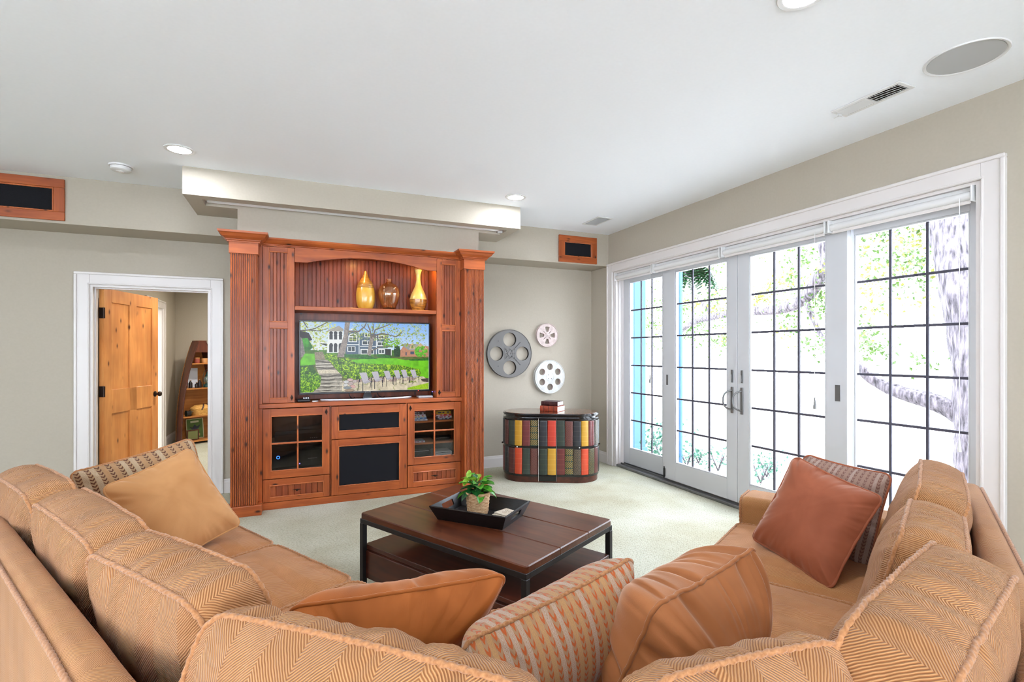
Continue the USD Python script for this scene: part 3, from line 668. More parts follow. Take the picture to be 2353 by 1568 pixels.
def front(name, x0, x1, z0, z1, holes, label=None, y=None, rails_x=True):
    """a framed front with rectangular openings; returns the path"""
    y = y or FY
    g = 0.0028
    x0, x1, z0, z1 = x0 + g, x1 - g, z0 + g, z1 - g
    poly = sbox(x0, z0, x1, z1)
    for h in holes:
        poly = poly.difference(sbox(h[0], h[2], h[1], h[3]))
    hx0, hx1 = min(h[0] for h in holes), max(h[1] for h in holes)
    stiles = poly.intersection(sbox(x0, z0, hx0, z1)), poly.intersection(sbox(hx1, z0, x1, z1))
    rails = poly.intersection(sbox(hx0, z0, hx1, z1))
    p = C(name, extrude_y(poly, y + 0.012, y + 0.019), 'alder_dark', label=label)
    for q in stiles:
        C('stile', bx(*q.bounds[0::2], y - 0.006, y + 0.0125, *q.bounds[1::2], 0.0015), 'alder_z', p)
    for q in getattr(rails, 'geoms', [rails]):
        b = q.bounds
        C('rail', bx(b[0], b[2], y - 0.0055, y + 0.0125, b[1], b[3], 0.0012), 'alder_x', p)
    for h in holes:
        k, o = 0.009, 0.004
        C('bead', cat(bx(h[0] - o, h[1] + o, y - 0.011, y + 0.004, h[3] - k + o, h[3] + o, 0.003), bx(h[0] - o, h[1] + o, y - 0.011, y + 0.004, h[2] - o, h[2] + k - o, 0.003),
                      bx(h[0] - o, h[0] + k - o, y - 0.0112, y + 0.004, h[2] + k - o, h[3] - k + o, 0.003), bx(h[1] - k + o, h[1] + o, y - 0.0112, y + 0.004, h[2] + k - o, h[3] - k + o, 0.003)), 'alder_bead', p)
    return p

def boards(p, h, n, y=None):
    y = (y or FY) + 0.008
    for i in range(n):
        a, b = h[0] + (h[1] - h[0]) * i / n, h[0] + (h[1] - h[0]) * (i + 1) / n
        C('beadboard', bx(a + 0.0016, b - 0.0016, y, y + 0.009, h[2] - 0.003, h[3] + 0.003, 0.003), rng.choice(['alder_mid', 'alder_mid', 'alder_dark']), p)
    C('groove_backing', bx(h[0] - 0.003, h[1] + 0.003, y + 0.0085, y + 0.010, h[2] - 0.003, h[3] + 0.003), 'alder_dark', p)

def drop_pull(p, x, z, wide=False):
    s = [(0, 0.028), (0.008, 0.010), (0.011, 0), (0.008, -0.010), (0, -0.028), (-0.008, -0.010), (-0.011, 0), (-0.008, 0.010)]
    if wide:
        s = [(c * 1.5, a * 0.5) for a, c in s]
    pl = extrude_y(Polygon([(x + a, z + c) for a, c in s]), FY - 0.010, FY - 0.0055)
    k = lathe([(0, 0), (0.006, 0.0), (0.004, 0.006), (0.008, 0.012), (0.010, 0.018), (0.006, 0.024), (0, 0.025)], 16)
    k.apply_transform(trimesh.transformations.rotation_matrix(PI / 2, [1, 0, 0]))
    k.apply_translation([x, FY - 0.010, z])
    C('knob', cat(pl, k), 'bronze', p, smooth=40, label='dark bronze drop knob')

UL = [(-0.218, -0.07, 1.674, 2.297), (-0.218, -0.07, 0.989, 1.616)]
p = front('upper_door', -0.274, -0.012, 0.944, 2.343, UL, 'tall beadboard door left of the television')
for h in UL: boards(p, h, 5)
drop_pull(p, -0.036, 0.992)
UR = [(1.352, 1.494, 1.674, 2.290), (1.352, 1.494, 0.996, 1.617)]
p = front('upper_door', 1.297, 1.5515, 0.944, 2.343, UR, 'tall beadboard door right of the television')
for h in UR: boards(p, h, 5)
drop_pull(p, 1.326, 0.995)
def glass_door(x0, x1, z0, z1, h, mx, mz, kx, label):
    p = front('glass_door', x0, x1, z0, z1, [h], label)
    m = 0.0075
    C('muntin', bx(mx - m, mx + m, FY - 0.011, FY + 0.012, h[2], h[3], 0.004), 'alder_bead', p)
    C('muntin', bx(h[0], h[1], FY - 0.010, FY + 0.011, mz - m, mz + m, 0.004), 'alder_bead', p)
    for a, b in ((h[0], mx - m), (mx + m, h[1])):
        for c, d in ((h[2], mz - m), (mz + m, h[3])):
            C('pane', bx(a, b, FY + 0.005, FY + 0.009, c, d), 'cabinet_glass', p)
    drop_pull(p, kx, z1 - 0.05)
glass_door(-0.2735, 0.288, 0.271, 0.899, (-0.205, 0.224, 0.342, 0.829), 0.013, 0.584, 0.256, 'glazed cabinet door left of the black grilles')
glass_door(1.008, 1.5535, 0.285, 0.899, (1.07, 1.483, 0.357, 0.824), 1.276, 0.614, 1.035, 'glazed cabinet door right of the black grilles')
def drawer(x0, x1, z0, z1, h, label):
    p = front('drawer', x0, x1, z0, z1, [h], label)
    boards(p, h, 9)
    drop_pull(p, (h[0] + h[1]) / 2, (h[2] + h[3]) / 2, True)
drawer(-0.2735, 0.288, 0.066, 0.270, (-0.216, 0.231, 0.108, 0.212), 'beadboard drawer under the left glazed door')
drawer(1.006, 1.5535, 0.066, 0.283, (1.061, 1.498, 0.118, 0.212), 'beadboard drawer under the right glazed door')
for z0, z1, h, lb in ((0.588, 0.899, (0.364, 0.928, 0.664, 0.823), 'upper grille panel with black speaker cloth'), (0.066, 0.587, (0.364, 0.928, 0.150, 0.523), 'lower grille panel with black speaker cloth')):
    p = front('grille_panel', 0.299, 1.001, z0, z1, [h], lb)
    C('grille_cloth', bx(h[0] - 0.003, h[1] + 0.003, FY + 0.004, FY + 0.012, h[2] - 0.003, h[3] + 0.003), 'black_cloth', p, label='black speaker cloth')
# shelves and lining behind the glass doors
C('lining', cat(bx(-0.275, 0.289, BK - 0.012, BK - 0.002, 0.272, 0.903), bx(-0.2755, -0.272, 5.0, BK - 0.012, 0.272, 0.903), bx(0.286, 0.2895, 5.0, BK - 0.012, 0.272, 0.903)), 'black_plastic', label='black lining')
C('lining', cat(bx(1.011, 1.552, BK - 0.012, BK - 0.002, 0.285, 0.903)), 'black_wood', label='black lining')
for z in (0.700, 0.482):
    C('inner_shelf', bx(1.0105, 1.5525, 5.03, BK - 0.013, z - 0.009, z + 0.009), 'alder_pale', label='pale wood shelf behind glass')
C('inner_shelf', bx(1.0105, 1.5525, 5.0, BK - 0.013, 0.325, 0.343), 'black_wood')
C('inner_shelf', bx(-0.2715, 0.2855, 5.01, BK - 0.013, 0.322, 0.340), 'black_wood')
C('inner_shelf', bx(-0.2715, 0.2855, 5.01, BK - 0.013, 0.574, 0.588), 'black_wood')

# ------------------------------------------------------------------ television with its garden picture
def paint_screen(nx, ny):
    S, T = np.meshgrid(np.linspace(0, 1, nx), np.linspace(0, 1, ny))
    asp = 1.80
    P3 = lambda fs, ft, sd=0: meshkit.fbm(np.stack([S * fs * asp, T * ft, np.full_like(S, 3.7 + sd)], -1), 4, sd)
    fine, mid, leafn = P3(78, 78, 1), P3(24, 24, 2), P3(66, 66, 5)
    im = np.zeros(S.shape + (3,))
    def inside(pts):
        p = np.asarray(pts, float); c = np.zeros(S.shape, bool); j = len(p) - 1
        for i in range(len(p)):
            (xi, yi), (xj, yj) = p[i], p[j]
            c ^= ((yi > T) != (yj > T)) & (S < (xj - xi) * (T - yi) / (yj - yi + 1e-12) + xi); j = i
        return c
    def fill(mask, c, vary=0.0, n=None):
        c = np.asarray(c, float) / 255
        k = (1 + vary * (((fine if n is None else n) - 0.5) * 2))[..., None]
        im[mask] = np.clip(c * k, 0, 1)[mask]
    def line(pts, w0, w1=None):
        w1 = w0 if w1 is None else w1
        m = np.zeros(S.shape, bool)
        for k, ((x0, y0), (x1, y1)) in enumerate(zip(pts[:-1], pts[1:])):
            dx, dy = (x1 - x0) * asp, y1 - y0
            t = np.clip(((S - x0) * asp * dx + (T - y0) * dy) / (dx * dx + dy * dy + 1e-9), 0, 1)
            w = w0 + (w1 - w0) * (k + t) / (len(pts) - 1)
            m |= np.hypot((S - x0) * asp - t * dx, (T - y0) - t * dy) < w
        return m
    ell = lambda x, y, a, b: ((S - x) / a) ** 2 + ((T - y) / b) ** 2 < 1
    R = lambda a, b, c, d: (S > a) & (S < b) & (T > c) & (T < d)
    g = T[..., None] / 0.5
    im[:] = np.clip(np.array([132, 178, 240]) * (1 - g) + np.array([214, 228, 246]) * g, 0, 255) / 255
    im[S < 0.2] = np.clip(im[S < 0.2] * 0.5 + 0.5 * np.array([226, 228, 214]) / 255, 0, 1)
    fill((S < 0.26) & (T < 0.4) & (leafn > 0.50), (196, 204, 120), 0.3)
    fill((S < 0.2) & (T < 0.42) & (leafn > 0.60), (140, 160, 60), 0.4)
    fill(R(0, 1, 0.40, 0.56), (74, 120, 36), 0.5, mid)
    fill(inside([(0, .13), (.06, .16), (.085, .26), (0, .3)]), (46, 38, 36))
    fill(inside([(0, .24), (.05, .23), (.09, .36), (.07, .40), (0, .42)]), (58, 132, 34), 0.6, mid)
    # far brick houses
    fill(inside([(.76, .41), (.80, .30), (1, .34), (1, .54), (.76, .54)]), (186, 132, 104), 0.15)
    fill(inside([(.765, .32), (.82, .30), (.90, .40), (.83, .40)]), (150, 150, 152)); fill(inside([(.83, .40), (.85, .31), (.94, .31), (.96, .40)]), (160, 158, 156))
    fill(inside([(.835, .38), (.86, .28), (.885, .38)]), (206, 184, 140)); fill(inside([(.89, .36), (.93, .29), (.99, .38)]), (200, 176, 140))
    for a, b, c, d in ((.852, .87, .33, .37), (.845, .875, .42, .46), (.805, .815, .43, .48)): fill(R(a, b, c, d), (70, 84, 104))
    fill(ell(.935, .42, .055, .09) & (mid > 0.4), (104, 176, 52), 0.5)
    # the slate blue house
    fill(inside([(.335, .14), (.40, .11), (.44, .16), (.66, .16), (.66, .46), (.33, .46)]), (76, 96, 116), 0.08)
    fill(inside([(.335, .14), (.385, .08), (.435, .15), (.425, .15), (.385, .10), (.345, .15)]), (232, 230, 222))
    for a, b, c, d in ((.43, .436, .13, .46), (.565, .571, .17, .46), (.335, .43, .315, .328), (.44, .57, .338, .35), (.57, .66, .37, .38), (.655, .66, .37, .47)): fill(R(a, b, c, d), (226, 230, 230))
    for a, b, c, d in ((.352, .418, .205, .285), (.343, .405, .345, .425), (.475, .52, .15, .21), (.455, .54, .26, .325), (.445, .55, .385, .46), (.585, .63, .18, .235), (.575, .64, .275, .34), (.585, .635, .385, .455)):
        fill(R(a, b, c, d), (236, 238, 236)); fill(R(a + .006, b - .006, c + .01, d - .01), (64, 74, 78), 0.7, fine); fill(R((a + b) / 2 - .002, (a + b) / 2 + .002, c, d), (236, 238, 236))
    fill(ell(.385, .205, .033, .045) & (T < .205), (236, 238, 236)); fill(ell(.385, .205, .026, .034) & (T < .20), (80, 88, 92))
    # porch turret
    fill(inside([(.195, .12), (.28, .05), (.315, .10), (.315, .14), (.2, .14)]), (158, 154, 142), 0.1)
    fill(inside([(.205, .13), (.315, .13), (.315, .30), (.30, .44), (.19, .44)]), (224, 228, 226))
    for x in (.222, .255, .292):
        fill(ell(x, .155, .014, .024), (44, 46, 48)); fill(R(x - .012, x + .012, .185, .25) | ell(x, .19, .013, .03), (52, 54, 56), 0.3)
        fill(R(x - .014, x + .012, .33, .43) | ell(x, .335, .014, .035), (46, 50, 52), 0.2)
    fill(R(.12, .20, .29, .305) | R(.122, .13, .30, .41), (226, 228, 226)); fill(inside([(.135, .305), (.19, .31), (.19, .345)]), (44, 46, 44))
    fill(R(.64, .69, .385, .475), (50, 52, 46)); fill(R(.685, .69, .37, .48), (230, 230, 226))
    # tree tops
    fill((S > .36) & (S < .98) & (T < .30 + .06 * np.sin(S * 9)) & (leafn > .565) & (mid > .42), (142, 162, 60), 0.5, fine)
    fill((S > .36) & (S < .95) & (T < .26) & (leafn < .40) & (mid > .45), (186, 196, 104), 0.4, fine)
    fill((S > .62) & (S < .76) & (T > .22) & (T < .36) & (leafn > .46), (120, 170, 50), 0.5, fine)
    fill(ell(.735, .43, .028, .10) & (mid > .35), (34, 66, 34), 0.6)
    tw = (88, 80, 74)
    fill(line([(0, .13), (.05, .12), (.1, .10), (.17, .03), (.2, .0)], .009, .004), tw); fill(line([(.02, .0), (.05, .09)], .006), tw); fill(line([(.05, .12), (.14, .13), (.2, .09)], .006, .003), tw)
    tr = (142, 132, 124)
    fill(inside([(0, .22), (.012, .24), (.03, .42), (.043, .55), (0, .56)]), (128, 120, 116), 0.35)
    fill(line([(.33, .13), (.43, .13), (.475, .06), (.49, 0)], .014, .007), (112, 104, 96), 0.3)
    fill(inside([(.325, 0), (.365, 0), (.352, .14), (.345, .28), (.32, .50), (.265, .50), (.285, .38), (.315, .2)]), tr, 0.4)
    fill(inside([(.52, .2), (.555, .19), (.54, .30), (.52, .52), (.49, .53), (.505, .36)]), tr, 0.4)
    for pts, w in (([(.53, .22), (.52, .12), (.50, .02)], .012), ([(.54, .2), (.56, .1), (.63, .05), (.68, .01)], .011), ([(.545, .2), (.61, .15), (.66, .17), (.73, .20), (.78, .12)], .010), ([(.55, .21), (.62, .21), (.70, .27)], .007), ([(.53, .41), (.60, .35), (.70, .345)], .010), ([(.54, .12), (.55, .0)], .008), ([(.51, .13), (.45, .04)], .007)):
        fill(line(pts, w, w * .45), (104, 94, 84))
    # lawns, hedges, stairs
    fill(R(0, 1, .50, 1), (92, 104, 46), 0.4, mid)
    fill(inside([(.36, .54), (.60, .52), (.72, .52), (.80, .55), (1, .55), (1, .83), (.9, .80), (.7, .65), (.45, .63)]), (108, 190, 24), 0.22, mid)
    fill(inside([(.03, .45), (.10, .45), (.11, .6), (0, .66), (0, .55)]), (104, 184, 30), 0.25, mid)
    fill(inside([(.32, .46), (.50, .47), (.58, .53), (.44, .53), (.32, .50)]) | inside([(.57, .47), (.68, .475), (.69, .52), (.58, .51)]) | inside([(.83, .54), (1, .52), (1, .56), (.84, .56)]), (44, 104, 30), 0.6, fine)
    fill(inside([(.10, .43), (.16, .42), (.18, .53), (.105, .53)]), (136, 126, 104), 0.4)
    fill(inside([(.105, .53), (.20, .54), (.24, .64), (.30, .76), (.31, .88), (.30, 1), (.09, 1), (.15, .84), (.11, .64)]), (150, 144, 130), 0.4, mid)
    st = inside([(.105, .54), (.20, .54), (.24, .64), (.30, .76), (.31, .88), (.30, 1), (.09, 1), (.15, .84), (.11, .64)])
    for c in (.565, .60, .63, .655, .77, .82, .865, .92, .965): fill(st & (np.abs(T - c - .01 * np.sin(S * 40)) < .009), (88, 82, 70), 0.3)
    for c in (.575, .61, .70, .78, .835, .885, .94): fill(st & (np.abs(T - c - .02) < .008), (196, 190, 176), 0.2)
    fill(st & R(.1, .3, .685, .735), (204, 194, 170), 0.3)
    hz = inside([(.17, .45), (.26, .46), (.27, .52), (.35, .51), (.40, .58), (.50, .60), (.75, .62), (.92, .69), (.935, .76), (.92, .80), (.7, .80), (.55, .78), (.42, .83), (.32, .80), (.27, .70), (.22, .57), (.18, .53)])
    fill(hz, (132, 178, 24), 0.0); fill(hz & (fine < .5), (76, 118, 22), 0.3); fill(hz & (fine > .62), (184, 214, 44), 0.1); fill(hz & (mid < .36), (56, 84, 26), 0.3)
    lh = inside([(0, .62), (.09, .61), (.11, .70), (.15, .78), (.14, .92), (.08, 1), (0, 1)])
    fill(lh, (116, 172, 26)); fill(lh & (fine < .5), (66, 112, 22), .3); fill(lh & (fine > .62), (170, 206, 40)); fill(lh & (T < .74) & (mid < .55), (52, 92, 24), .4)
    # patio, boulders, chairs
    pa = inside([(.31, .84), (.42, .83), (.55, .80), (.95, .80), (1, .86), (1, 1), (.30, 1)])
    fill(pa, (204, 192, 166), 0.25, mid); fill(pa & (np.abs(P3(9, 16, 8) - .5) < .012), (124, 140, 60)); fill(pa & (T < .87) & (mid < .5), (160, 140, 130), .3)
    for x, y, a, b, c in ((.335, .86, .02, .022, (196, 196, 196)), (.365, .83, .022, .02, (204, 176, 172)), (.40, .855, .016, .022, (186, 172, 168)), (.37, .885, .02, .026, (182, 166, 162)), (.33, .905, .018, .02, (206, 206, 204)), (.385, .93, .02, .024, (206, 166, 158)), (.345, .945, .03, .018, (130, 138, 142)), (.36, .985, .035, .02, (160, 140, 116))):
        fill(ell(x, y, a * 1.08, b * 1.12), (70, 66, 60)); fill(ell(x, y, a, b), c, .15)
    fill(inside([(.82, .97), (.92, .93), (1, .90), (1, 1), (.82, 1)]), (150, 190, 40), 0.3)
    for x, y, k in ((.435, .73, 1.0), (.53, .72, .9), (.625, .71, .82), (.705, .705, .78), (.765, .70, .76), (.842, .70, .76)):
        ln = lambda *p: line([(x + a * k, y + b * k) for a, b in p], .0045 * k)
        fill(ln((0, .10), (-.012, .26)) | ln((.028, .11), (.028, .28)) | ln((.095, .13), (.098, .25)) | ln((.002, .13), (.006, .09), (.022, .09), (.028, .15)), (44, 44, 52))
        fill(inside([(x, y), (x + .055 * k, y - .005), (x + .075 * k, y + .12 * k), (x + .03 * k, y + .145 * k)]), (186, 182, 190), .05)
        fill(inside([(x + .03 * k, y + .145 * k), (x + .07 * k, y + .115 * k), (x + .10 * k, y + .13 * k), (x + .045 * k, y + .165 * k)]), (170, 166, 174), .05)
        fill(ln((.07, .10), (.08, .085), (.098, .10), (.10, .14)), (44, 44, 52))
    fill(inside([(.93, .84), (1, .83), (1, .89), (.95, .88)]), (74, 64, 58))
    return im

tv = thing('television', 'flat black television showing a house above a garden with six chairs', 'television', (0.643, 5.13, 0.943))
T0, T1, TZ0, TZ1, TY = 0.024, 1.262, 1.004, 1.700, 5.10
SX0, SX1, SZ0, SZ1 = 0.037, 1.249, 1.022, 1.688
obj('housing', cat(bx(T0, T1, TY + 0.004, TY + 0.045, TZ0, TZ1, 0.004), bx(0.25, 1.03, TY + 0.04, TY + 0.075, 1.05, 1.5, 0.01)), 'black_plastic', tv, world=True)
obj('bezel', cat(bx(T0, T1, TY - 0.004, TY + 0.006, SZ1, TZ1, 0.002), bx(T0, T1, TY - 0.004, TY + 0.006, TZ0, SZ0, 0.002), bx(T0, SX0, TY - 0.004, TY + 0.006, SZ0, SZ1, 0.002), bx(SX1, T1, TY - 0.004, TY + 0.006, SZ0, SZ1, 0.002)), 'black_plastic', tv, world=True)
mat('screen_picture', {'a': ('attribute', {'attribute': 'picture'}), 'e': ('emission', {'strength': 0.70}), 'g': ('glossy_bsdf', {'color': (0.02, 0.02, 0.02), 'roughness': 0.25}), 'ad': ('add_closure', {})},
    [('a.color', 'e.color'), ('e.emission', 'ad.closure1'), ('g.BSDF', 'ad.closure2')], 'ad.closure')
NX, NY = 520, 288
pic = paint_screen(NX, NY)
lin = np.where(pic <= 0.04045, pic / 12.92, ((pic + 0.055) / 1.055) ** 2.4)
gx, gz = np.meshgrid(np.linspace(SX0, SX1, NX), np.linspace(SZ1, SZ0, NY))
pv_ = np.stack([gx, np.full_like(gx, TY + 0.001), gz], -1).reshape(-1, 3)
ii, jj = np.meshgrid(np.arange(NY - 1), np.arange(NX - 1), indexing='ij')
q = np.stack([ii * NX + jj, (ii + 1) * NX + jj, (ii + 1) * NX + jj + 1, ii * NX + jj + 1], -1).reshape(-1, 4)
sp = obj('screen', trimesh.Trimesh(pv_, np.vstack([q[:, [0, 1, 2]], q[:, [0, 2, 3]]]), process=False), 'screen_picture', tv, world=True, label='lit screen with a garden picture')
UsdGeom.PrimvarsAPI(stage.GetPrimAtPath(sp)).CreatePrimvar('picture', Sdf.ValueTypeNames.Color3fArray, 'vertex').Set(Vt.Vec3fArray.FromNumpy(lin.reshape(-1, 3).astype(np.float32)))
tx = meshkit.text_mesh('SAMSUNG', 0.008, 0.001)
tx.apply_transform(trimesh.transformations.rotation_matrix(PI / 2, [1, 0, 0])); tx.apply_translation([0.643 - tx.extents[0] / 2, TY - 0.0042, 1.009])
obj('maker_lettering', tx, 'white_plastic', tv, world=True, label='small white lettering on the bezel')
obj('neck', hull([(0.60, TY + 0.02, 0.955), (0.69, TY + 0.02, 0.955), (0.60, TY + 0.06, 0.955), (0.69, TY + 0.06, 0.955), (0.62, TY + 0.02, 1.02), (0.67, TY + 0.02, 1.02), (0.62, TY + 0.05, 1.02), (0.67, TY + 0.05, 1.02)]), 'black_plastic', tv, world=True)
arc = [(x, 5.135 - 0.10 * math.cos((x - 0.645) / 0.43 * PI / 2) ** 0.8 if abs(x - 0.645) < 0.43 else 5.135) for x in np.linspace(0.215, 1.075, 33)]
obj('foot', cat(moulding(arc, [(-0.009, 0.944), (0.009, 0.944), (0.006, 0.956), (-0.006, 0.956)]), bx(0.61, 0.68, 5.03, TY + 0.06, 0.945, 0.957)), 'silver_plastic', tv, world=True, smooth=40, label='curved silver stand foot')
obj('power_led', cyl((1.14, TY - 0.0045, 1.012), (1.14, TY - 0.002, 1.012), 0.004, n=10), 'red_led', tv, world=True, label='red standby light')
for a, b in ((0.47, 0.50), (0.74, 0.79)):
    obj('cable', tube(spline([(a, TY + 0.05, 1.02), (a + 0.01, TY + 0.04, 0.975), (b, TY + 0.07, 0.95), (b + 0.04, 5.3, 0.95)], 20), 0.004), 'black_plastic', tv, world=True)

# little things on the counter
r = thing('remote_dock', 'small black device with silver buttons beside the left foot of the television', 'remote control', (0.06, 5.03, 0.944))
obj('body', cat(bx(-0.055, 0.06, -0.04, 0.045, 0, 0.03, 0.008), bx(-0.005, 0.055, -0.02, 0.04, 0.03, 0.045, 0.006)), 'black_plastic', r)
for i in range(3):
    obj('button', bx(0.0 + i * 0.018, 0.012 + i * 0.018, -0.022, -0.0195, 0.03, 0.043, 0.001), 'silver_plastic', r)
single('charging_plug', cat(bx(-0.02, 0.02, -0.012, 0.012, 0, 0.012, 0.004), bx(0.02, 0.032, -0.006, 0.006, 0.003, 0.009)), 'white_plastic', 'tiny white plug lying right of the black device on the cabinet counter', 'plug', (0.155, 5.0, 0.9435), 12)
s = thing('media_player', 'thin silver box with a violet light at the right end of the cabinet counter', 'media player', (1.20, 5.07, 0.9435))
obj('body', bx(-0.075, 0.075, -0.05, 0.05, 0, 0.018, 0.004), 'silver_plastic', s)
obj('light', sphere((0.085, 0.03, 0.052), 0.005), 'violet_led', s); obj('sensor', bx(0.076, 0.094, 0.032, 0.05, 0.0, 0.06, 0.003), 'black_plastic', s)

# ------------------------------------------------------------------ vases in the niche
def vase_mat(name, a, b, scale, st, rough, bump):
    return noisy(name, a, b, scale, rough, bump, st, spec=0.6, coat_weight=0.5, coat_roughness=0.08, dist=0.003)
vase_mat('gold_glaze', srgb(202, 148, 44), srgb(226, 180, 76), 16, (1, 1, 0.4), 0.25, 0.05)
vase_mat('bronze_rings', srgb(120, 84, 34), srgb(176, 128, 52), 120, (0.02, 0.02, 1), 0.35, 0.5)
vase_mat('pale_gold_glaze', srgb(222, 186, 90), srgb(240, 214, 136), 14, (1, 1, 0.4), 0.22, 0.05)
vase_mat('gold_bark', srgb(110, 66, 30), srgb(214, 150, 60), 60, (0.3, 0.3, 1), 0.3, 0.5)
mat('amber_glass', {'p': ('principled_bsdf', dict(base_color=(0.97, 0.66, 0.36), roughness=0.02, transmission_weight=0.96, ior=1.5, coat_weight=0.6, coat_roughness=0.02))})
def prof(pts, n=48):
    p = spline([(a, 0, b) for a, b in pts], n)
    return [(max(x, 0.0005), z) for x, _, z in p]
v1 = thing('vase', 'squat gold vase with a ringed bronze pointed top, left of the three on the shelf', 'vase', (0.630, 5.16, 1.82))
body = prof([(0.062, 0.0), (0.082, 0.05), (0.091, 0.12), (0.088, 0.18), (0.082, 0.212)], 24)
obj('body', lathe([(0, 0)] + body + [(0, 0.212)], 44), 'gold_glaze', v1, smooth=50)
neck = prof([(0.083, 0.212), (0.073, 0.25), (0.05, 0.29), (0.026, 0.33), (0.012, 0.372), (0.008, 0.383)], 40)
neck = [(r_ + 0.0012 * math.sin(z * 900), z) for r_, z in neck]
obj('ringed_top', lathe(neck + [(0, 0.385)], 44), 'bronze_rings', v1, smooth=50, label='ringed bronze upper part')
v2 = thing('vase', 'clear amber glass vase with a tiny ring mouth, middle of the three on the shelf', 'vase', (0.852, 5.13, 1.82))
o = prof([(0.046, 0.0), (0.062, 0.02), (0.094, 0.10), (0.105, 0.165), (0.096, 0.215), (0.060, 0.258), (0.026, 0.280), (0.022, 0.295), (0.028, 0.306), (0.027, 0.312)], 60)
i_ = [(max(r_ - 0.004, 0.002), z) for r_, z in o if z > 0.02][::-1]
obj('body', lathe([(0, 0)] + o + i_ + [(0, 0.022)], 56), 'amber_glass', v2, smooth=50)
v3 = thing('vase', 'tall bottle-necked gold vase with a bark-textured lower half, right of the three on the shelf', 'vase', (1.152, 5.15, 1.82))
low = prof([(0.055, 0.0), (0.074, 0.04), (0.087, 0.09), (0.089, 0.12)], 20)
obj('base', lathe([(0, 0)] + low + [(0, 0.12)], 44), 'gold_bark', v3, smooth=50, label='bark-textured lower half')
up = prof([(0.0885, 0.12), (0.075, 0.165), (0.048, 0.225), (0.026, 0.29), (0.021, 0.34), (0.024, 0.38), (0.034, 0.415), (0.036, 0.425)], 40)
obj('neck', lathe(up + [(0.030, 0.424), (0.018, 0.36), (0, 0.35)], 44), 'pale_gold_glaze', v3, smooth=50)

# ------------------------------------------------------------------ things behind the cabinet glass
rc = thing('audio_receiver', 'black audio receiver with a blue ring light behind the left glass door', 'receiver', (0.0, 5.14, 0.341))
obj('body', bx(-0.22, 0.22, -0.09, 0.15, 0.008, 0.16, 0.004), 'black_plastic', rc)
obj('ring_light', cat(lathe([(0.010, 0), (0.015, 0), (0.015, 0.003), (0.010, 0.003), (0.010, 0)], 24)).apply_transform(trimesh.transformations.rotation_matrix(PI / 2, [1, 0, 0])).apply_translation([-0.15, -0.0905, 0.105]), 'blue_led', rc, label='glowing blue ring')
obj('indicator', sphere((0.03, -0.091, 0.035), 0.006), 'violet_led', rc)
obj('disc_tray', bx(0.10, 0.18, -0.0925, -0.09, 0.075, 0.079), 'steel', rc)
for x in (-0.19, 0.19):
    obj('foot', cyl((x, -0.06, 0), (x, -0.06, 0.008), 0.012), 'black_plastic', rc)
bxp = thing('cable_box', 'black cable box on the upper shelf behind the left glass door', 'cable box', (0.02, 5.16, 0.5885))
obj('body', bx(-0.20, 0.20, -0.09, 0.12, 0, 0.06, 0.003), 'black_plastic', bxp)
for i in range(4):
    obj('indicator', bx(0.10 + i * 0.018, 0.108 + i * 0.018, -0.0915, -0.09, 0.012, 0.018), 'steel', bxp)
PAL = {'dvd_dark': (40, 40, 46), 'dvd_red': (176, 40, 66), 'dvd_white': (232, 230, 236), 'dvd_blue': (88, 150, 214), 'dvd_pale': (214, 220, 232), 'game_yellow': (224, 178, 44), 'game_red': (214, 52, 44), 'game_white': (226, 226, 236), 'game_navy': (70, 74, 104)}
for k, c in PAL.items():
    plain(k, srgb(*c), 0.35)
def case(name, x0, x1, z, h, m, label, catg, print_m=None, group=None):
    t = thing(name, label, catg, ((x0 + x1) / 2, 5.055, z), rng.uniform(-1.5, 1.5), group)
    w = (x1 - x0) / 2
    obj('sleeve', bx(-w, w, 0, 0.135, 0.0003, h - 0.0003, 0.0015), m, t)
    if print_m:
        for a, b in ((0.1, 0.35), (0.42, 0.55), (0.72, 0.85)):
            obj('title_print', bx(-w + 2 * w * a, -w + 2 * w * b, -0.0006, 0.0004, h * 0.3, h * 0.72), print_m, t)
    return t
z = 0.7092
for h, m, x1, lb, pm in ((0.016, 'dvd_white', 1.225, 'bottom white disc case of the stack behind the right glass door', 'dvd_blue'), (0.016, 'dvd_blue', 1.215, 'pale blue disc case second from the bottom of the stack behind glass', 'dvd_white'),
                         (0.016, 'dvd_pale', 1.213, 'pale grey disc case in the middle of the stack behind glass', 'game_yellow'), (0.015, 'dvd_white', 1.205, 'white disc case with red title in the stack behind glass', 'dvd_red'),
                         (0.014, 'dvd_dark', 1.208, 'black disc case above the white ones behind glass', 'dvd_white'), (0.014, 'dvd_dark', 1.206, 'second black disc case from the top behind glass', 'dvd_pale'), (0.015, 'dvd_red', 1.205, 'red disc case on top of the stack behind glass', 'dvd_dark')):
    case('disc_case', 1.065, x1, z, h, m, lb, 'disc case', pm, 'disc cases stacked behind the right glass door'); z += h
z = 0.7092
for h, m, x0, x1, lb, pm in ((0.016, 'game_navy', 1.33, 1.47, 'navy board game box at the bottom behind the right glass door', 'dvd_pale'), (0.022, 'game_white', 1.335, 1.48, 'white board game box under the red one behind glass', 'dvd_red'),
                         (0.018, 'game_red', 1.298, 1.475, 'red board game box under the yellow one behind glass', 'dvd_white'), (0.034, 'game_yellow', 1.315, 1.47, 'yellow board game box on top behind the right glass door', 'game_navy')):
    case('game_box', x0, x1, z, h, m, lb, 'board game', pm, 'board games behind the right glass door'); z += h
case('disc_case', 1.065, 1.20, 0.4912, 0.016, 'dvd_pale', 'single pale disc case lying on the lower shelf behind the right glass door', 'disc case', 'dvd_red')
gm = thing('game_console', 'black game console on the lower shelf behind the right glass door', 'game console', (1.40, 5.16, 0.4915))
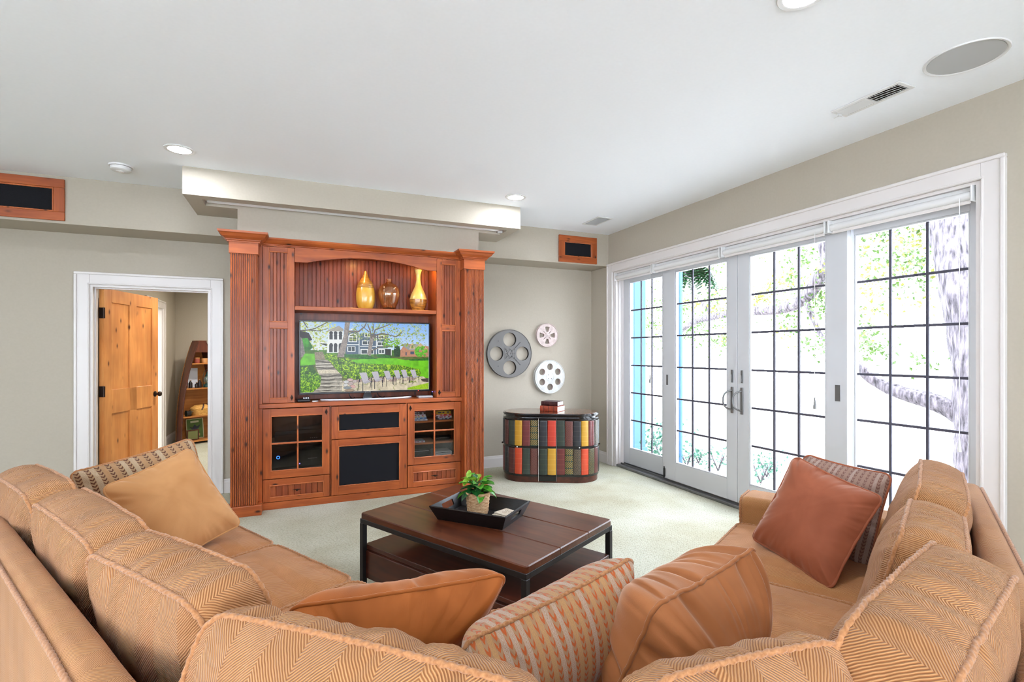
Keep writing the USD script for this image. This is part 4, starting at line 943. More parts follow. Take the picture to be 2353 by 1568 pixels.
obj('body', bx(-0.10, 0.08, -0.08, 0.12, 0, 0.055, 0.015), 'black_plastic', gm); obj('stripe', bx(-0.08, 0.06, -0.0815, -0.08, 0.026, 0.029), 'steel', gm)
wc = thing('disc_player', 'white disc player standing at the bottom behind the right glass door', 'disc player', (1.37, 5.10, 0.3435))
obj('body', bx(-0.07, 0.11, -0.05, 0.14, 0, 0.042, 0.006), 'white_plastic', wc); obj('slot', bx(-0.06, 0.095, -0.0508, -0.049, 0.026, 0.031), 'black_plastic', wc)
bp = thing('soundbar', 'slim silver-edged black bar at the bottom behind the right glass door', 'soundbar', (1.20, 5.20, 0.3435))
obj('body', bx(-0.10, 0.08, -0.03, 0.04, 0, 0.05, 0.006), 'black_plastic', bp); obj('trim', bx(-0.09, 0.07, -0.0312, -0.029, 0.034, 0.040), 'silver_plastic', bp)

# ================================================================== FILM REELS ON THE WALL
plain('reel_grey', srgb(104, 101, 98), 0.45, 0.15)
plain('reel_dark', srgb(40, 40, 42), 0.5, 0.3)
noisy('reel_rose', srgb(178, 158, 152), srgb(206, 188, 182), 20, 0.4, spec=0.6)
noisy('reel_white', srgb(188, 187, 183), srgb(212, 211, 207), 14, 0.4, spec=0.6)
def ring(r, c=(0, 0), n=48):
    return Point(*c).buffer(r, n // 4)
def yplate(poly, y0, y1):
    ps = getattr(poly, 'geoms', [poly])
    return cat(*[extrude_y(p, y0, y1) for p in ps])
def reel(x, z, label, R, holes, m, back_m, depth, hub):
    t = thing('film_reel', label, 'film reel', (x, BY, z), group=None)
    disc = ring(R)
    for h in holes:
        disc = disc.difference(h)
    obj('front_flange', yplate(disc, -depth, -depth + 0.006), m, t)
    obj('back_flange', yplate(disc, -0.014, -0.008), m, t)
    walls = [yplate(h.buffer(0.004).difference(h), -depth + 0.005, -0.013) for h in holes]
    obj('drum', cat(yplate(ring(R * 0.93).difference(ring(R * 0.90)), -depth + 0.006, -0.014), *walls), back_m, t, label='inner drum and hole linings')
    rim = tube([(R * math.cos(a), -depth, R * math.sin(a)) for a in np.linspace(0, 2 * PI, 64, endpoint=False)], 0.005, 8, True)
    obj('rim', cat(rim, rim.copy().apply_translation([0, depth - 0.012, 0])), m, t, smooth=60)
    obj('hub', hub, m, t, smooth=40)
    obj('hanger', cyl((0, -0.009, R * 0.5 if not holes else R - 0.02), (0, 0.0, R - 0.02), 0.008), 'steel', t)
    return t
d = 0.05
hub = [yplate(ring(0.03).difference(ring(0.012)), -d - 0.008, -d)] + [yplate(ring(0.014, (0.05 * math.cos(a), 0.05 * math.sin(a))).difference(ring(0.006, (0.05 * math.cos(a), 0.05 * math.sin(a)))), -d - 0.007, -d) for a in np.arange(8) * PI / 4]
hub += [tube([(c + 0.006 * math.cos(a), -d - 0.003, e + 0.006 * math.sin(a)) for a in np.linspace(0, 2 * PI, 12, endpoint=False)], 0.002, 5, True) for c in (-0.055, 0.055) for e in (-0.055, 0.055)]
hub += [yplate(sbox(-0.072, -0.072, 0.072, 0.072).difference(sbox(-0.066, -0.066, 0.066, 0.066)), -d - 0.003, -d)]
big = reel(2.406, 1.384, 'large dark grey film reel with four round holes, nearest the media cabinet', 0.292, [ring(0.086, (0.172 * math.cos(a), 0.172 * math.sin(a))) for a in np.arange(4) * PI / 2], 'reel_grey', 'reel_dark', d, cat(*hub))
for a in (PI / 4, -PI / 4):
    s = bx(0.10, 0.20, -d - 0.0008, -d + 0.001, -0.004, 0.004)
    s.apply_transform(trimesh.transformations.rotation_matrix(-a, [0, 1, 0]))
    obj('slot', s, 'reel_dark', big)
for a in (3 * PI / 4, -3 * PI / 4):
    obj('rivet', sphere((0.215 * math.cos(a), -d, 0.215 * math.sin(a)), 0.005, 1), 'reel_dark', big)
def wedge(r0, r1, a, w, rd):
    p = Polygon([(r0, -w * 0.35), (r1, -w), (r1 * 1.04, 0), (r1, w), (r0, w * 0.35)]).buffer(rd).buffer(-rd * 0.4)
    return affinity.rotate(p, math.degrees(a), origin=(0, 0))
sm = reel(2.925, 1.616, 'small rose-grey film reel, uppermost of the three on the wall', 0.147, [wedge(0.05, 0.100, a, 0.026, 0.01) for a in np.arange(4) * PI / 2] + [affinity.rotate(sbox(0.03, -0.003, 0.075, 0.003), math.degrees(a), origin=(0, 0)) for a in np.arange(4) * PI / 2 + PI / 4], 'reel_rose', 'reel_rose', 0.042,
     cat(yplate(ring(0.022).difference(ring(0.005)), -0.046, -0.042), *[yplate(ring(0.016, (0.105 * math.cos(a), 0.105 * math.sin(a))), -0.0435, -0.042) for a in np.arange(4) * PI / 2 + PI / 4]))
wh = reel(2.957, 1.089, 'white film reel with six round holes, lowest of the three on the wall', 0.208, [ring(0.041, (0.128 * math.cos(a), 0.128 * math.sin(a))) for a in np.arange(6) * PI / 3 + PI / 2], 'reel_white', 'reel_rose', 0.055,
     cat(yplate(ring(0.055).difference(ring(0.052)), -0.057, -0.055), yplate(ring(0.19).difference(ring(0.186)), -0.057, -0.055)))
for a, r_ in ((2.2, 0.032), (3.9, 0.032), (5.4, 0.03)):
    obj('screw_hole', cyl((r_ * math.cos(a), -0.0562, r_ * math.sin(a)), (r_ * math.cos(a), -0.054, r_ * math.sin(a)), 0.005, n=12), 'reel_dark', wh)

# ================================================================== OVAL CABINET OF BOOK SPINES
def spine_mat(name, base, gold, mode):
    n = {'t': ('texture_coordinate', {}), 's': ('separate_xyz', {}), 'x': ('mix_color', {'a': base, 'b': gold}), 'p': ('principled_bsdf', {'roughness': 0.32, 'specular_ior_level': 0.5, 'coat_weight': 0.3, 'coat_roughness': 0.15})}
    l = [('t.UV', 's.vector'), ('x.result', 'p.base_color')]
    if mode == 'bands':
        n.update({'m': ('math', {'math_type': 'multiply', 'value2': 5.0}), 'f': ('math', {'math_type': 'fraction'}), 'r': ('rgb_ramp', {'ramp': [(0.0, (.5, .5, .5)), (0.03, (0, 0, 0)), (0.93, (0, 0, 0)), (0.97, (.55, .55, .55)), (1, (.4, .4, .4))]})})
        l += [('s.y', 'm.value1'), ('m.value', 'f.value1'), ('f.value', 'r.fac'), ('r.color', 'x.fac')]
    elif mode == 'diag':
        n.update({'a': ('math', {'math_type': 'add'}), 'u': ('math', {'math_type': 'multiply', 'value2': 3.5}), 'v': ('math', {'math_type': 'multiply', 'value2': 14.0}), 'f': ('math', {'math_type': 'fraction'}), 'g': ('math', {'math_type': 'less_than', 'value2': 0.45}),
                  'b': ('math', {'math_type': 'multiply', 'value2': 4.0}), 'bf': ('math', {'math_type': 'fraction'}), 'bg': ('math', {'math_type': 'greater_than', 'value2': 0.14}), 'q': ('math', {'math_type': 'multiply'}), 'w': ('math', {'math_type': 'multiply', 'value2': 0.75})}),
        l += [('s.x', 'u.value1'), ('s.y', 'v.value1'), ('u.value', 'a.value1'), ('v.value', 'a.value2'), ('a.value', 'f.value1'), ('f.value', 'g.value1'), ('s.y', 'b.value1'), ('b.value', 'bf.value1'), ('bf.value', 'bg.value1'), ('g.value', 'q.value1'), ('bg.value', 'q.value2'), ('q.value', 'w.value1'), ('w.value', 'x.fac')]
    else:
        n.update({'mp': ('mapping', {'scale': (2.0, 5.0, 1.0)}), 'v': ('voronoi_texture', {'dimensions': '2D', 'scale': 1.0, 'randomness': 0.0}), 'm': ('math', {'math_type': 'multiply', 'value2': 5.0}), 'f': ('math', {'math_type': 'fraction'}), 'g': ('math', {'math_type': 'less_than', 'value2': 0.3}), 'w': ('math', {'math_type': 'multiply', 'value2': 0.5})})
        l += [('t.UV', 'mp.vector'), ('mp.vector', 'v.vector'), ('v.distance', 'm.value1'), ('m.value', 'f.value1'), ('f.value', 'g.value1'), ('g.value', 'w.value1'), ('w.value', 'x.fac')]
    return mat(name, n, l)
GOLD = srgb(206, 164, 88)
for nm, c, g, md in (('spine_charcoal', (44, 46, 52), (96, 92, 90), 'bands'), ('spine_green', (46, 58, 50), (86, 92, 70), 'bands'), ('spine_yellow', (216, 162, 48), (236, 196, 96), 'bands'), ('spine_maroon', (112, 42, 42), (160, 84, 70), 'bands'),
                     ('spine_green_gilt', (36, 66, 60), (190, 152, 66), 'diag'), ('spine_red', (208, 62, 42), (226, 110, 70), 'bands'), ('spine_brown_gilt', (88, 46, 50), (176, 116, 84), 'deco'), ('spine_dark_gilt', (36, 40, 46), (190, 160, 112), 'deco'),
                     ('spine_green_deco', (40, 58, 50), (196, 160, 80), 'deco'), ('spine_orange', (220, 78, 44), (232, 130, 84), 'bands'), ('spine_brown', (92, 46, 44), (140, 90, 76), 'bands')):
    spine_mat(nm, tuple(0.72 * x for x in srgb(*c)), tuple(0.8 * x for x in srgb(*g)), md)
noisy('black_lacquer', srgb(14, 13, 14), srgb(22, 20, 20), 8, 0.15, coat_weight=0.5)
wood('burl_top', srgb(118, 66, 40), srgb(70, 34, 22), srgb(40, 20, 12), 'x', 0.12, knots=False, coat=0.7)
OC = thing('oval_cabinet', 'oval side cabinet faced with two rows of leather book spines', 'side cabinet', (2.63, 5.06, 0), -27.0)
OL, OR = 0.262, 0.262
def stad(r, n=24):
    a = np.linspace(-PI / 2, PI / 2, n)
    return Polygon([(OL + r * math.cos(t), r * math.sin(t)) for t in a] + [(-OL - r * math.cos(t), r * math.sin(t)) for t in a[::-1]])
obj('plinth', extrude(stad(OR - 0.005), 0.068, 0.0), 'walnut_red', OC, smooth=40, label='red-brown wooden plinth')
obj('carcass', extrude(stad(OR - 0.012), 0.62, 0.06), 'black_lacquer', OC, smooth=40)
for z0, z1, e in ((0.066, 0.086, 0.008), (0.372, 0.392, 0.007), (0.672, 0.694, 0.010)):
    obj('band', extrude(stad(OR + e), z1 - z0, z0), 'black_lacquer', OC, smooth=40, label='black moulding band')
tp = cat(extrude(stad(OR - 0.02), 0.022, 0.692), extrude(stad(OR + 0.004), 0.008, 0.711), extrude(stad(OR + 0.012), 0.012, 0.719), extrude(stad(OR + 0.006), 0.007, 0.731))
obj('top_edge', tp, 'black_lacquer', OC, smooth=40, label='black moulded top edge')
obj('top', extrude(stad(OR - 0.006), 0.003, 0.738), 'burl_top', OC, smooth=40, label='polished brown table top')
def peri(s):
    """point and outward normal at arc length s from the middle of the front"""
    sg = 1 if s >= 0 else -1
    s = abs(s)
    if s <= OL:
        return np.array([sg * s, -OR]), np.array([0.0, -1.0])
    a = (s - OL) / OR
    nn = np.array([sg * math.sin(a), -math.cos(a)])
    return np.array([sg * OL, 0]) + OR * nn, nn
def spine(s0, s1, z0, z1, m, extra):
    p, nn = peri((s0 + s1) / 2)
    tg = np.array([-nn[1], nn[0]])
    w = (s1 - s0) / 2 - 0.0015
    k = 9
    aa = np.linspace(-1, 1, k)
    cp = max(0, (1 - (1 - 0.0)))  # flat chord on the straight
    pts = [p + tg * w * a + nn * (0.002 + extra + 0.013 * math.sqrt(max(0, 1 - 0.92 * a * a))) for a in aa]
    pts = np.array(pts)
    zs_ = [z0, z0 + 0.004, z1 - 0.004, z1]
    ins = [0.004, 0, 0, 0.004]
    v_, uv_ = [], []
    for z_, q_ in zip(zs_, ins):
        for i, a in enumerate(aa):
            x, y = pts[i] - nn * q_
            v_.append((x, y, z_)); uv_.append(((a + 1) / 2, (z_ - z0) / (z1 - z0)))
    back = len(v_)
    f_ = []
    for r_ in range(3):
        for i in range(k - 1):
            A, B = r_ * k + i, r_ * k + i + 1
            f_ += [[A, B, B + k], [A, B + k, A + k]]
    for z_ in (z0, z1):                  # closed top and bottom, back against the carcass
        for a in (-1, 1):
            x, y = p + tg * w * a - nn * 0.012; v_.append((x, y, z_)); uv_.append(((a + 1) / 2, 0.5))
    b0, b1, t0, t1 = back, back + 1, back + 2, back + 3
    for i in range(k - 1):
        f_ += [[b0, i + 1, i], [t0, 3 * k + i, 3 * k + i + 1]]
    f_ += [[b0, b1, k - 1], [t1, t0, 4 * k - 1]]
    for r_ in range(3):
        f_ += [[b0 if r_ == 0 else t0, r_ * k, r_ * k + k], [b1 if r_ == 0 else t1, r_ * k + 2 * k - 1, r_ * k + k - 1]]
    f_ += [[b0, t0, k], [b1, 2 * k - 1, t1]]
    obj('book_spine', trimesh.Trimesh(np.array(v_), np.array(f_), process=False), m, OC, smooth=True, uv=np.array(uv_))
up_l = ['spine_green_gilt', 'spine_maroon', 'spine_yellow', 'spine_green', 'spine_brown', 'spine_charcoal']
up_r = ['spine_green', 'spine_brown_gilt', 'spine_charcoal', 'spine_yellow', 'spine_maroon', 'spine_dark_gilt', 'spine_green']
lo_l = ['spine_brown_gilt', 'spine_green', 'spine_orange', 'spine_brown', 'spine_charcoal', 'spine_maroon', 'spine_yellow']
lo_r = ['spine_maroon', 'spine_green_gilt', 'spine_dark_gilt', 'spine_orange', 'spine_green_deco', 'spine_brown_gilt', 'spine_green']
for row, (ls, rs, mid) in enumerate(((lo_l, lo_r, ['spine_green', 'spine_yellow']), (up_l, up_r, ['spine_charcoal', 'spine_red']))):
    z0, z1 = (0.088, 0.370) if row == 0 else (0.394, 0.670)
    zz_ = lambda: z1 - rng.choice([0, 0.004, 0.008])
    for i, m in enumerate(mid):
        spine(-0.128 + i * 0.092, -0.128 + (i + 1) * 0.092, z0, zz_(), m, 0.012)
    s = -0.135
    for m in ls:
        spine(s - 0.086, s, z0, zz_(), m, 0.0); s -= 0.086
    s = 0.064
    for m in rs:
        spine(s, s + 0.086, z0, zz_(), m, 0.0); s += 0.086
for s, z in ((-0.36, 0.382), (0.30, 0.382)):
    p_, nn_ = peri(s)
    obj('knob', sphere((p_[0] + nn_[0] * 0.016, p_[1] + nn_[1] * 0.016, z), 0.010), 'steel', OC, smooth=True, label='small pale knob')
for a in (-1, 1):
    obj('side_knob', sphere((a * (OL + OR + 0.018), 0.0, 0.382), 0.011), 'bronze', OC, smooth=True)
obj('door_edge', cat(bx(-0.133, -0.129, -OR - 0.021, -OR + 0.01, 0.02, 0.69), bx(0.058, 0.0595, -OR - 0.021, -OR + 0.01, 0.02, 0.69)), 'trim_paint', OC, label='pale edge of the centre door')
obj('centre_door', bx(-0.129, 0.057, -OR - 0.008, -OR + 0.01, 0.02, 0.69), 'black_lacquer', OC, label='black centre door standing proud')

plain('paper_edge', srgb(232, 226, 212), 0.8)
noisy('leather_red', srgb(132, 52, 34), srgb(168, 78, 54), 30, 0.4, 0.15, dist=0.001)
noisy('leather_dark', srgb(52, 24, 26), srgb(72, 36, 36), 30, 0.4, 0.15, dist=0.001)
def book(label, loc, rot, L, Wd, H, m):
    t = thing('hardback_book', label, 'book', loc, rot, 'books lying on the oval cabinet')
    c = 0.004
    obj('page_block', bx(-L / 2 + 0.004, L / 2 - 0.004, -Wd / 2 + 0.006, Wd / 2 - 0.005, c, H - c), 'paper_edge', t, label='cream page edges')
    obj('cover', cat(bx(-L / 2, L / 2, -Wd / 2 + 0.004, Wd / 2, 0, c, 0.0015), bx(-L / 2, L / 2, -Wd / 2 + 0.004, Wd / 2, H - c, H, 0.0015)), m, t)
    a = np.linspace(PI / 2, 3 * PI / 2, 11)
    pl = Polygon([(-Wd / 2 + 0.006 + 0.010 * math.cos(q_), H / 2 + H / 2 * math.sin(q_)) for q_ in a])
    sp_ = trimesh.creation.extrude_polygon(pl, L, engine='earcut')
    v_ = sp_.vertices.copy(); sp_.vertices = np.stack([v_[:, 2] - L / 2, v_[:, 0], v_[:, 1]], 1); sp_.fix_normals()
    s_ = obj('spine', sp_, m, t, smooth=40)
    for q_ in (-0.3, 0.0, 0.3):
        obj('raised_band', tube([(q_ * L, -Wd / 2 + 0.006 + 0.0108 * math.cos(b_), H / 2 + 0.51 * H * math.sin(b_)) for b_ in a], 0.0025, 6), 'leather_dark', s_)
book('lower red leather book lying on the oval cabinet', (2.655, 5.06, 0.741), -54, 0.215, 0.20, 0.062, 'leather_red')
book('upper dark maroon book on top of the red one on the oval cabinet', (2.66, 5.075, 0.803), -52, 0.20, 0.165, 0.048, 'leather_dark')

# ================================================================== COFFEE TABLE
SA = 28.6
TS = rotz(SA)
def S(x, y, z=0.0):
    return (TS @ np.array([x, y, z, 1.0]))[:3]
ct_c = S(2.18, 1.93)
ct = thing('coffee_table', 'dark walnut plank coffee table on a black iron frame with a low drawer box', 'coffee table', ct_c, SA)
hx, hy = 0.405, 0.607
for i, (a, b) in enumerate(((-hx, -0.128), (-0.128, 0.142), (0.142, hx))):
    pg = sbox(a + 0.0012, -hy, b - 0.0012, hy)
    if i != 1:
        e = (-hx, 1) if i == 0 else (hx, -1)        # rounded outer corners
        c_ = pg.intersection(sbox(-hx, -hy, hx, hy).buffer(-0.022).buffer(0.022, quad_segs=5))
        pg = c_
    p_ = np.array(pg.exterior.coords)[:-1]; q_ = np.array(pg.buffer(-0.005, join_style=2).exterior.coords)[:-1]
    obj('plank', hull([(x, y, z) for x, y in p_ for z in (0.428, 0.455)] + [(x, y, 0.46) for x, y in q_]), 'walnut', ct)
fr = [bx(a, b, -hy, hy, 0.400, 0.4275, 0.002) for a, b in ((-hx, -hx + 0.028), (hx - 0.028, hx))] + [bx(-hx + 0.028, hx - 0.028, a, b, 0.400, 0.4275, 0.002) for a, b in ((-hy, -hy + 0.028), (hy - 0.028, hy))]
obj('frame', cat(*fr), 'iron', ct, label='black iron rim under the planks')
for x in (-hx + 0.014, hx - 0.014):
    for y in (-hy + 0.014, hy - 0.014):
        obj('leg', bx(x - 0.015, x + 0.015, y - 0.015, y + 0.015, 0, 0.40, 0.002), 'iron', ct)
obj('low_shelf', bx(-hx + 0.0295, hx - 0.0295, -hy + 0.002, hy - 0.002, 0.245, 0.27, 0.003), 'walnut_red', ct, label='red-brown lower shelf')
obj('drawer_box', bx(-hx + 0.034, hx - 0.034, -hy + 0.01, hy - 0.01, 0.07, 0.2445, 0.002), 'walnut_red', ct)
for s in (-1, 1):
    obj('drawer_front', bx(s * (hx - 0.034), s * (hx - 0.021), -hy + 0.016, hy - 0.016, 0.078, 0.238, 0.003), 'walnut_red', ct)

# tray with its plant and coasters
tc = S(2.148, 1.925, 0.46)
tr = thing('serving_tray', 'black wooden serving tray with flared sides and slot handles on the coffee table', 'tray', tc, SA - 76.8 + 90)
ta, tb, hgt, fl = 0.165, 0.238, 0.078, 0.035       # half sizes at the rim
obj('tray_base', bx(-ta + fl, ta - fl, -tb + fl, tb - fl, 0, 0.010), 'black_wood', tr)
def flare(p0, p1, q0, q1, hole):
    """slanted board from bottom edge p0-p1 to top edge q0-q1, with a slot"""
    p0, p1, q0, q1 = map(np.array, (p0, p1, q0, q1))
    th = 0.009
    L0, L1 = np.linalg.norm(p1 - p0), np.linalg.norm(q1 - q0)
    ex = (p1 - p0) / L0
    mid0, mid1 = (p0 + p1) / 2, (q0 + q1) / 2
    ey = mid1 - mid0; Hh = np.linalg.norm(ey); ey /= Hh
    ez = np.cross(ex, ey)
    poly = Polygon([(-L0 / 2, 0), (L0 / 2, 0), (L1 / 2, Hh), (-L1 / 2, Hh)])
    if hole:
        poly = poly.difference(sbox(-0.055, Hh * 0.42, 0.055, Hh * 0.74).buffer(0.004))
    m = extrude(poly, th)
    T = np.eye(4); T[:3, 0], T[:3, 1], T[:3, 2], T[:3, 3] = ex, ey, ez, mid0 - ez * th * (1.0 if hole else 0.985)
    m.apply_transform(T)
    m.fix_normals()
    return m
Bc = [(-ta + fl, -tb + fl, 0.0), (ta - fl, -tb + fl, 0.0), (ta - fl, tb - fl, 0.0), (-ta + fl, tb - fl, 0.0)]
Tc = [(-ta, -tb, hgt), (ta, -tb, hgt), (ta, tb, hgt), (-ta, tb, hgt)]
for i in range(4):
    j = (i + 1) % 4
    obj('side_board', flare(Bc[i], Bc[j], Tc[i], Tc[j], i % 2 == 0), 'black_wood', tr, label='end board with a slot handle' if i % 2 == 0 else None)

noisy('rope_pot', srgb(168, 118, 72), srgb(222, 190, 150), 90, 0.8, 0.6, (0.5, 0.5, 1.6), dist=0.006)
noisy('potting_soil', srgb(48, 34, 26), srgb(78, 58, 44), 120, 0.95, 0.5)
def leaf_mat(name, a, b):
    return mat(name, {'t': ('texture_coordinate', {}), 'n': ('noise_texture', {'scale': 55, 'detail': 2}), 'r': ('rgb_ramp', {'ramp': [(0.35, a), (0.65, b)]}), 'p': ('principled_bsdf', {'roughness': 0.3, 'specular_ior_level': 0.5}), 'tl': ('translucent_bsdf', {}), 'm': ('mix_closure', {'fac': 0.25})},
               [('t.object', 'n.vector'), ('n.fac', 'r.fac'), ('r.color', 'p.base_color'), ('r.color', 'tl.color'), ('p.BSDF', 'm.closure1'), ('tl.BSDF', 'm.closure2')], 'm.closure')
leaf_mat('leaf_bright', srgb(56, 138, 36), srgb(104, 178, 58)); leaf_mat('leaf_deep', srgb(14, 66, 30), srgb(40, 108, 50)); leaf_mat('leaf_lime', srgb(120, 174, 40), srgb(164, 204, 76)); leaf_mat('leaf_edge', srgb(200, 226, 190), srgb(226, 240, 216))
pp = S(2.17, 1.965, 0.4705)
pot = thing('potted_plant', 'small leafy green plant in a woven rope pot standing in the tray', 'potted plant', pp)
pr_ = [(0, 0), (0.056, 0), (0.060, 0.01)] + [(0.060 + 0.010 * k / 11 + (0.0022 if k % 2 else -0.0006), 0.01 + 0.112 * k / 11) for k in range(12)] + [(0.072, 0.126), (0.066, 0.127), (0.064, 0.112), (0, 0.112)]
obj('pot', lathe(pr_, 40), 'rope_pot', pot, smooth=60, label='woven rope pot')
obj('soil', lathe([(0, 0.1122), (0.0635, 0.1122), (0.05, 0.118), (0, 0.12)], 28), 'potting_soil', pot)
def leaf_mesh(L, w, curl, cup):
    n, k = 9, 5
    v_, f_ = [], []
    for i in range(n):
        t = i / (n - 1)
        ww = w * (math.sin(PI * t ** 0.85) ** 0.55) * (1 - 0.12 * t) if 0 < t < 1 else 0.0006
        for j in range(k):
            a = j / (k - 1) * 2 - 1
            v_.append((L * t, ww * a, -curl * L * t * t + cup * ww * abs(a) ** 1.5 - (0.06 * w if abs(a) < 0.1 else 0)))
    for i in range(n - 1):
        for j in range(k - 1):
            A = i * k + j
            f_ += [[A, A + k, A + k + 1], [A, A + k + 1, A + 1]]
    return trimesh.Trimesh(np.array(v_), np.array(f_), process=False)
lr = random.Random(11)
sp_specs = []
for i in range(28):
    az = i * 2.399 + lr.uniform(-0.3, 0.3)
    lvl = i / 27.0
    sp_specs.append((az, 0.125 + 0.075 * lvl, 0.2 - 0.3 * (1 - lvl) + 0.35 * lvl, lr.uniform(0.068, 0.095) * (1.1 - 0.35 * lvl), lr.choice(['leaf_deep', 'leaf_bright', 'leaf_deep', 'leaf_bright'] if lvl < 0.6 else ['leaf_bright', 'leaf_lime', 'leaf_deep', 'leaf_bright'])))
for az, z, el, L, m in sp_specs:
    lm = leaf_mesh(L, L * 0.36, 0.25 if el > 0 else 0.5, 0.35)
    T = trimesh.transformations.rotation_matrix(az, [0, 0, 1]) @ trimesh.transformations.rotation_matrix(-el, [0, 1, 0]) @ trimesh.transformations.rotation_matrix(lr.uniform(-0.4, 0.4), [1, 0, 0])
    r0 = lr.uniform(0.012, 0.035)
    T[:3, 3] = [r0 * math.cos(az), r0 * math.sin(az), z]
    lm.apply_transform(T)
    lp = obj('leaf', lm, m, pot, smooth=True)
    obj('leaf_stalk', tube(spline([(0.006 * math.cos(az), 0.006 * math.sin(az), 0.112), (r0 * .7 * math.cos(az), r0 * .7 * math.sin(az), (z + .112) / 2), (r0 * math.cos(az), r0 * math.sin(az), z)], 8), 0.0018, 5), 'leaf_deep', lp)
# the taller shoot on the left
sx, sy = -0.045, 0.03
obj('stem', tube(spline([(0, 0, 0.115), (sx * .5, sy * .5, 0.16), (sx, sy, 0.205)], 12), 0.0025, 6), 'leaf_bright', pot)
for az, el, L, m in ((2.2, 0.1, 0.055, 'leaf_lime'), (0.2, 0.8, 0.05, 'leaf_bright'), (3.8, -0.3, 0.06, 'leaf_lime'), (5.2, 0.5, 0.045, 'leaf_bright'), (1.1, 1.2, 0.05, 'leaf_lime')):
    lm = leaf_mesh(L, L * 0.34, 0.3, 0.35)
    T = trimesh.transformations.rotation_matrix(az, [0, 0, 1]) @ trimesh.transformations.rotation_matrix(-el, [0, 1, 0]); T[:3, 3] = [sx, sy, 0.20]
    lm.apply_transform(T); obj('leaf', lm, m, pot, smooth=True)
noisy('coaster_stone', srgb(206, 186, 164), srgb(226, 214, 198), 40, 0.6)
plain('coaster_print', srgb(150, 118, 92), 0.7)
cw = S(2.235, 1.815)
for k, (rt, zc, lb) in enumerate(((18, 0.4705, 'bottom cream coaster of the stack beside the plant pot'), (30, 0.4785, 'middle cream coaster of the stack beside the plant pot'), (24, 0.4865, 'top cream coaster with faint brown print beside the plant pot'))):
    t = thing('coaster', lb, 'coaster', (cw[0] + 0.006 * (k - 1), cw[1] - 0.004 * k, zc), rt, 'coasters in the tray')
    obj('slab', bx(-0.05, 0.05, -0.05, 0.05, 0, 0.0078, 0.002), 'coaster_stone', t)
    if k == 2:
        obj('print', cat(*[extrude(ring(r_, c_).difference(ring(r_ - 0.002, c_)), 0.0003, 0.0077) for r_, c_ in ((0.014, (-0.012, 0.005)), (0.009, (0.014, 0.014)), (0.011, (0.012, -0.016)))]), 'coaster_print', t)

# ================================================================== SECTIONAL SOFA
# sofa frame: x runs along the right-hand wing, y along the left-hand wing
def boxuv(m, angle=40):
    """splits at sharp edges and gives box-projected st in metres"""
    m = trimesh.graph.smooth_shade(m, angle=math.radians(angle), facet_minarea=None)
    n = np.abs(meshkit.arrays(m, True)[2]); v_ = m.vertices
    ax = n.argmax(1)
    uv_ = np.where((ax == 0)[:, None], v_[:, [1, 2]], np.where((ax == 1)[:, None], v_[:, [0, 2]], v_[:, [0, 1]]))
    return m, uv_

def sobj(name, m, material, parent, T=None, **kw):
    m = m.copy(); m.apply_transform(TS if T is None else T)
    return obj(name, m, material, parent, world=True, **kw)

SOFA_C = S(0.9, 0.7)
so = thing('sectional_sofa', 'tan herringbone L-shaped sectional sofa frame with a curved corner', 'sofa', SOFA_C, SA)
raw = [(0.235, 3.28), (0.235, 1.40), (0.238, 1.04), (0.285, 0.69), (0.405, 0.35), (0.62, 0.06), (0.93, -0.14), (1.29, -0.235), (1.65, -0.255), (3.20, -0.255)]
def rail_path():
    c = spline([(x, y, 0) for x, y in raw[1:9]], 40)[:, :2]
    return np.vstack([[raw[0]], np.column_stack([np.full(9, 0.235), np.linspace(3.08, 1.5, 9)]), c, np.column_stack([np.linspace(1.85, 3.1, 7), np.full(7, -0.255)]), [raw[-1]]])
RP = rail_path()
def rail(off0, prof):
    pr = np.array(prof); n, k = len(RP), len(pr)
    t = np.gradient(RP, axis=0); t /= np.linalg.norm(t, axis=1, keepdims=True)
    out = np.column_stack([t[:, 1], -t[:, 0]])
    s_ = np.concatenate([[0], np.cumsum(np.linalg.norm(np.diff(RP, axis=0), axis=1))])
    q_ = np.concatenate([[0], np.cumsum(np.linalg.norm(np.diff(pr, axis=0), axis=1))])
    v_ = np.concatenate([RP[:, None] + out[:, None] * pr[None, :, :1], np.broadcast_to(pr[None, :, 1:], (n, k, 1))], 2).reshape(-1, 3)
    uv_ = np.stack(np.broadcast_arrays(s_[:, None], q_[None]), -1).reshape(-1, 2)
    i, j = np.meshgrid(np.arange(n - 1), np.arange(k - 1), indexing='ij')
    qd = np.stack([i * k + j, (i + 1) * k + j, (i + 1) * k + j + 1, i * k + j + 1], -1).reshape(-1, 4)
    f_ = np.vstack([qd[:, [0, 1, 2]], qd[:, [0, 2, 3]]])
    return trimesh.Trimesh(v_, f_, process=False), uv_
rp = [(-0.085, 0.06), (0, 0.06), (0, 0.75)] + [(-0.034 + 0.034 * math.cos(a), 0.75 + 0.034 * math.sin(a)) for a in np.linspace(0.2, PI / 2, 6)] + [(-0.055 + 0.03 * math.cos(a), 0.754 + 0.03 * math.sin(a)) for a in np.linspace(PI / 2, PI, 6)] + [(-0.085, 0.70), (-0.085, 0.06)]
rm, ruv = rail(0, rp)
sobj('back_rail', rm, 'upholstery_frame', so, smooth=True, uv=ruv, label='upholstered back rail')
tt = np.gradient(RP, axis=0); tt /= np.linalg.norm(tt, axis=1, keepdims=True)
oo = np.column_stack([tt[:, 1], -tt[:, 0]])
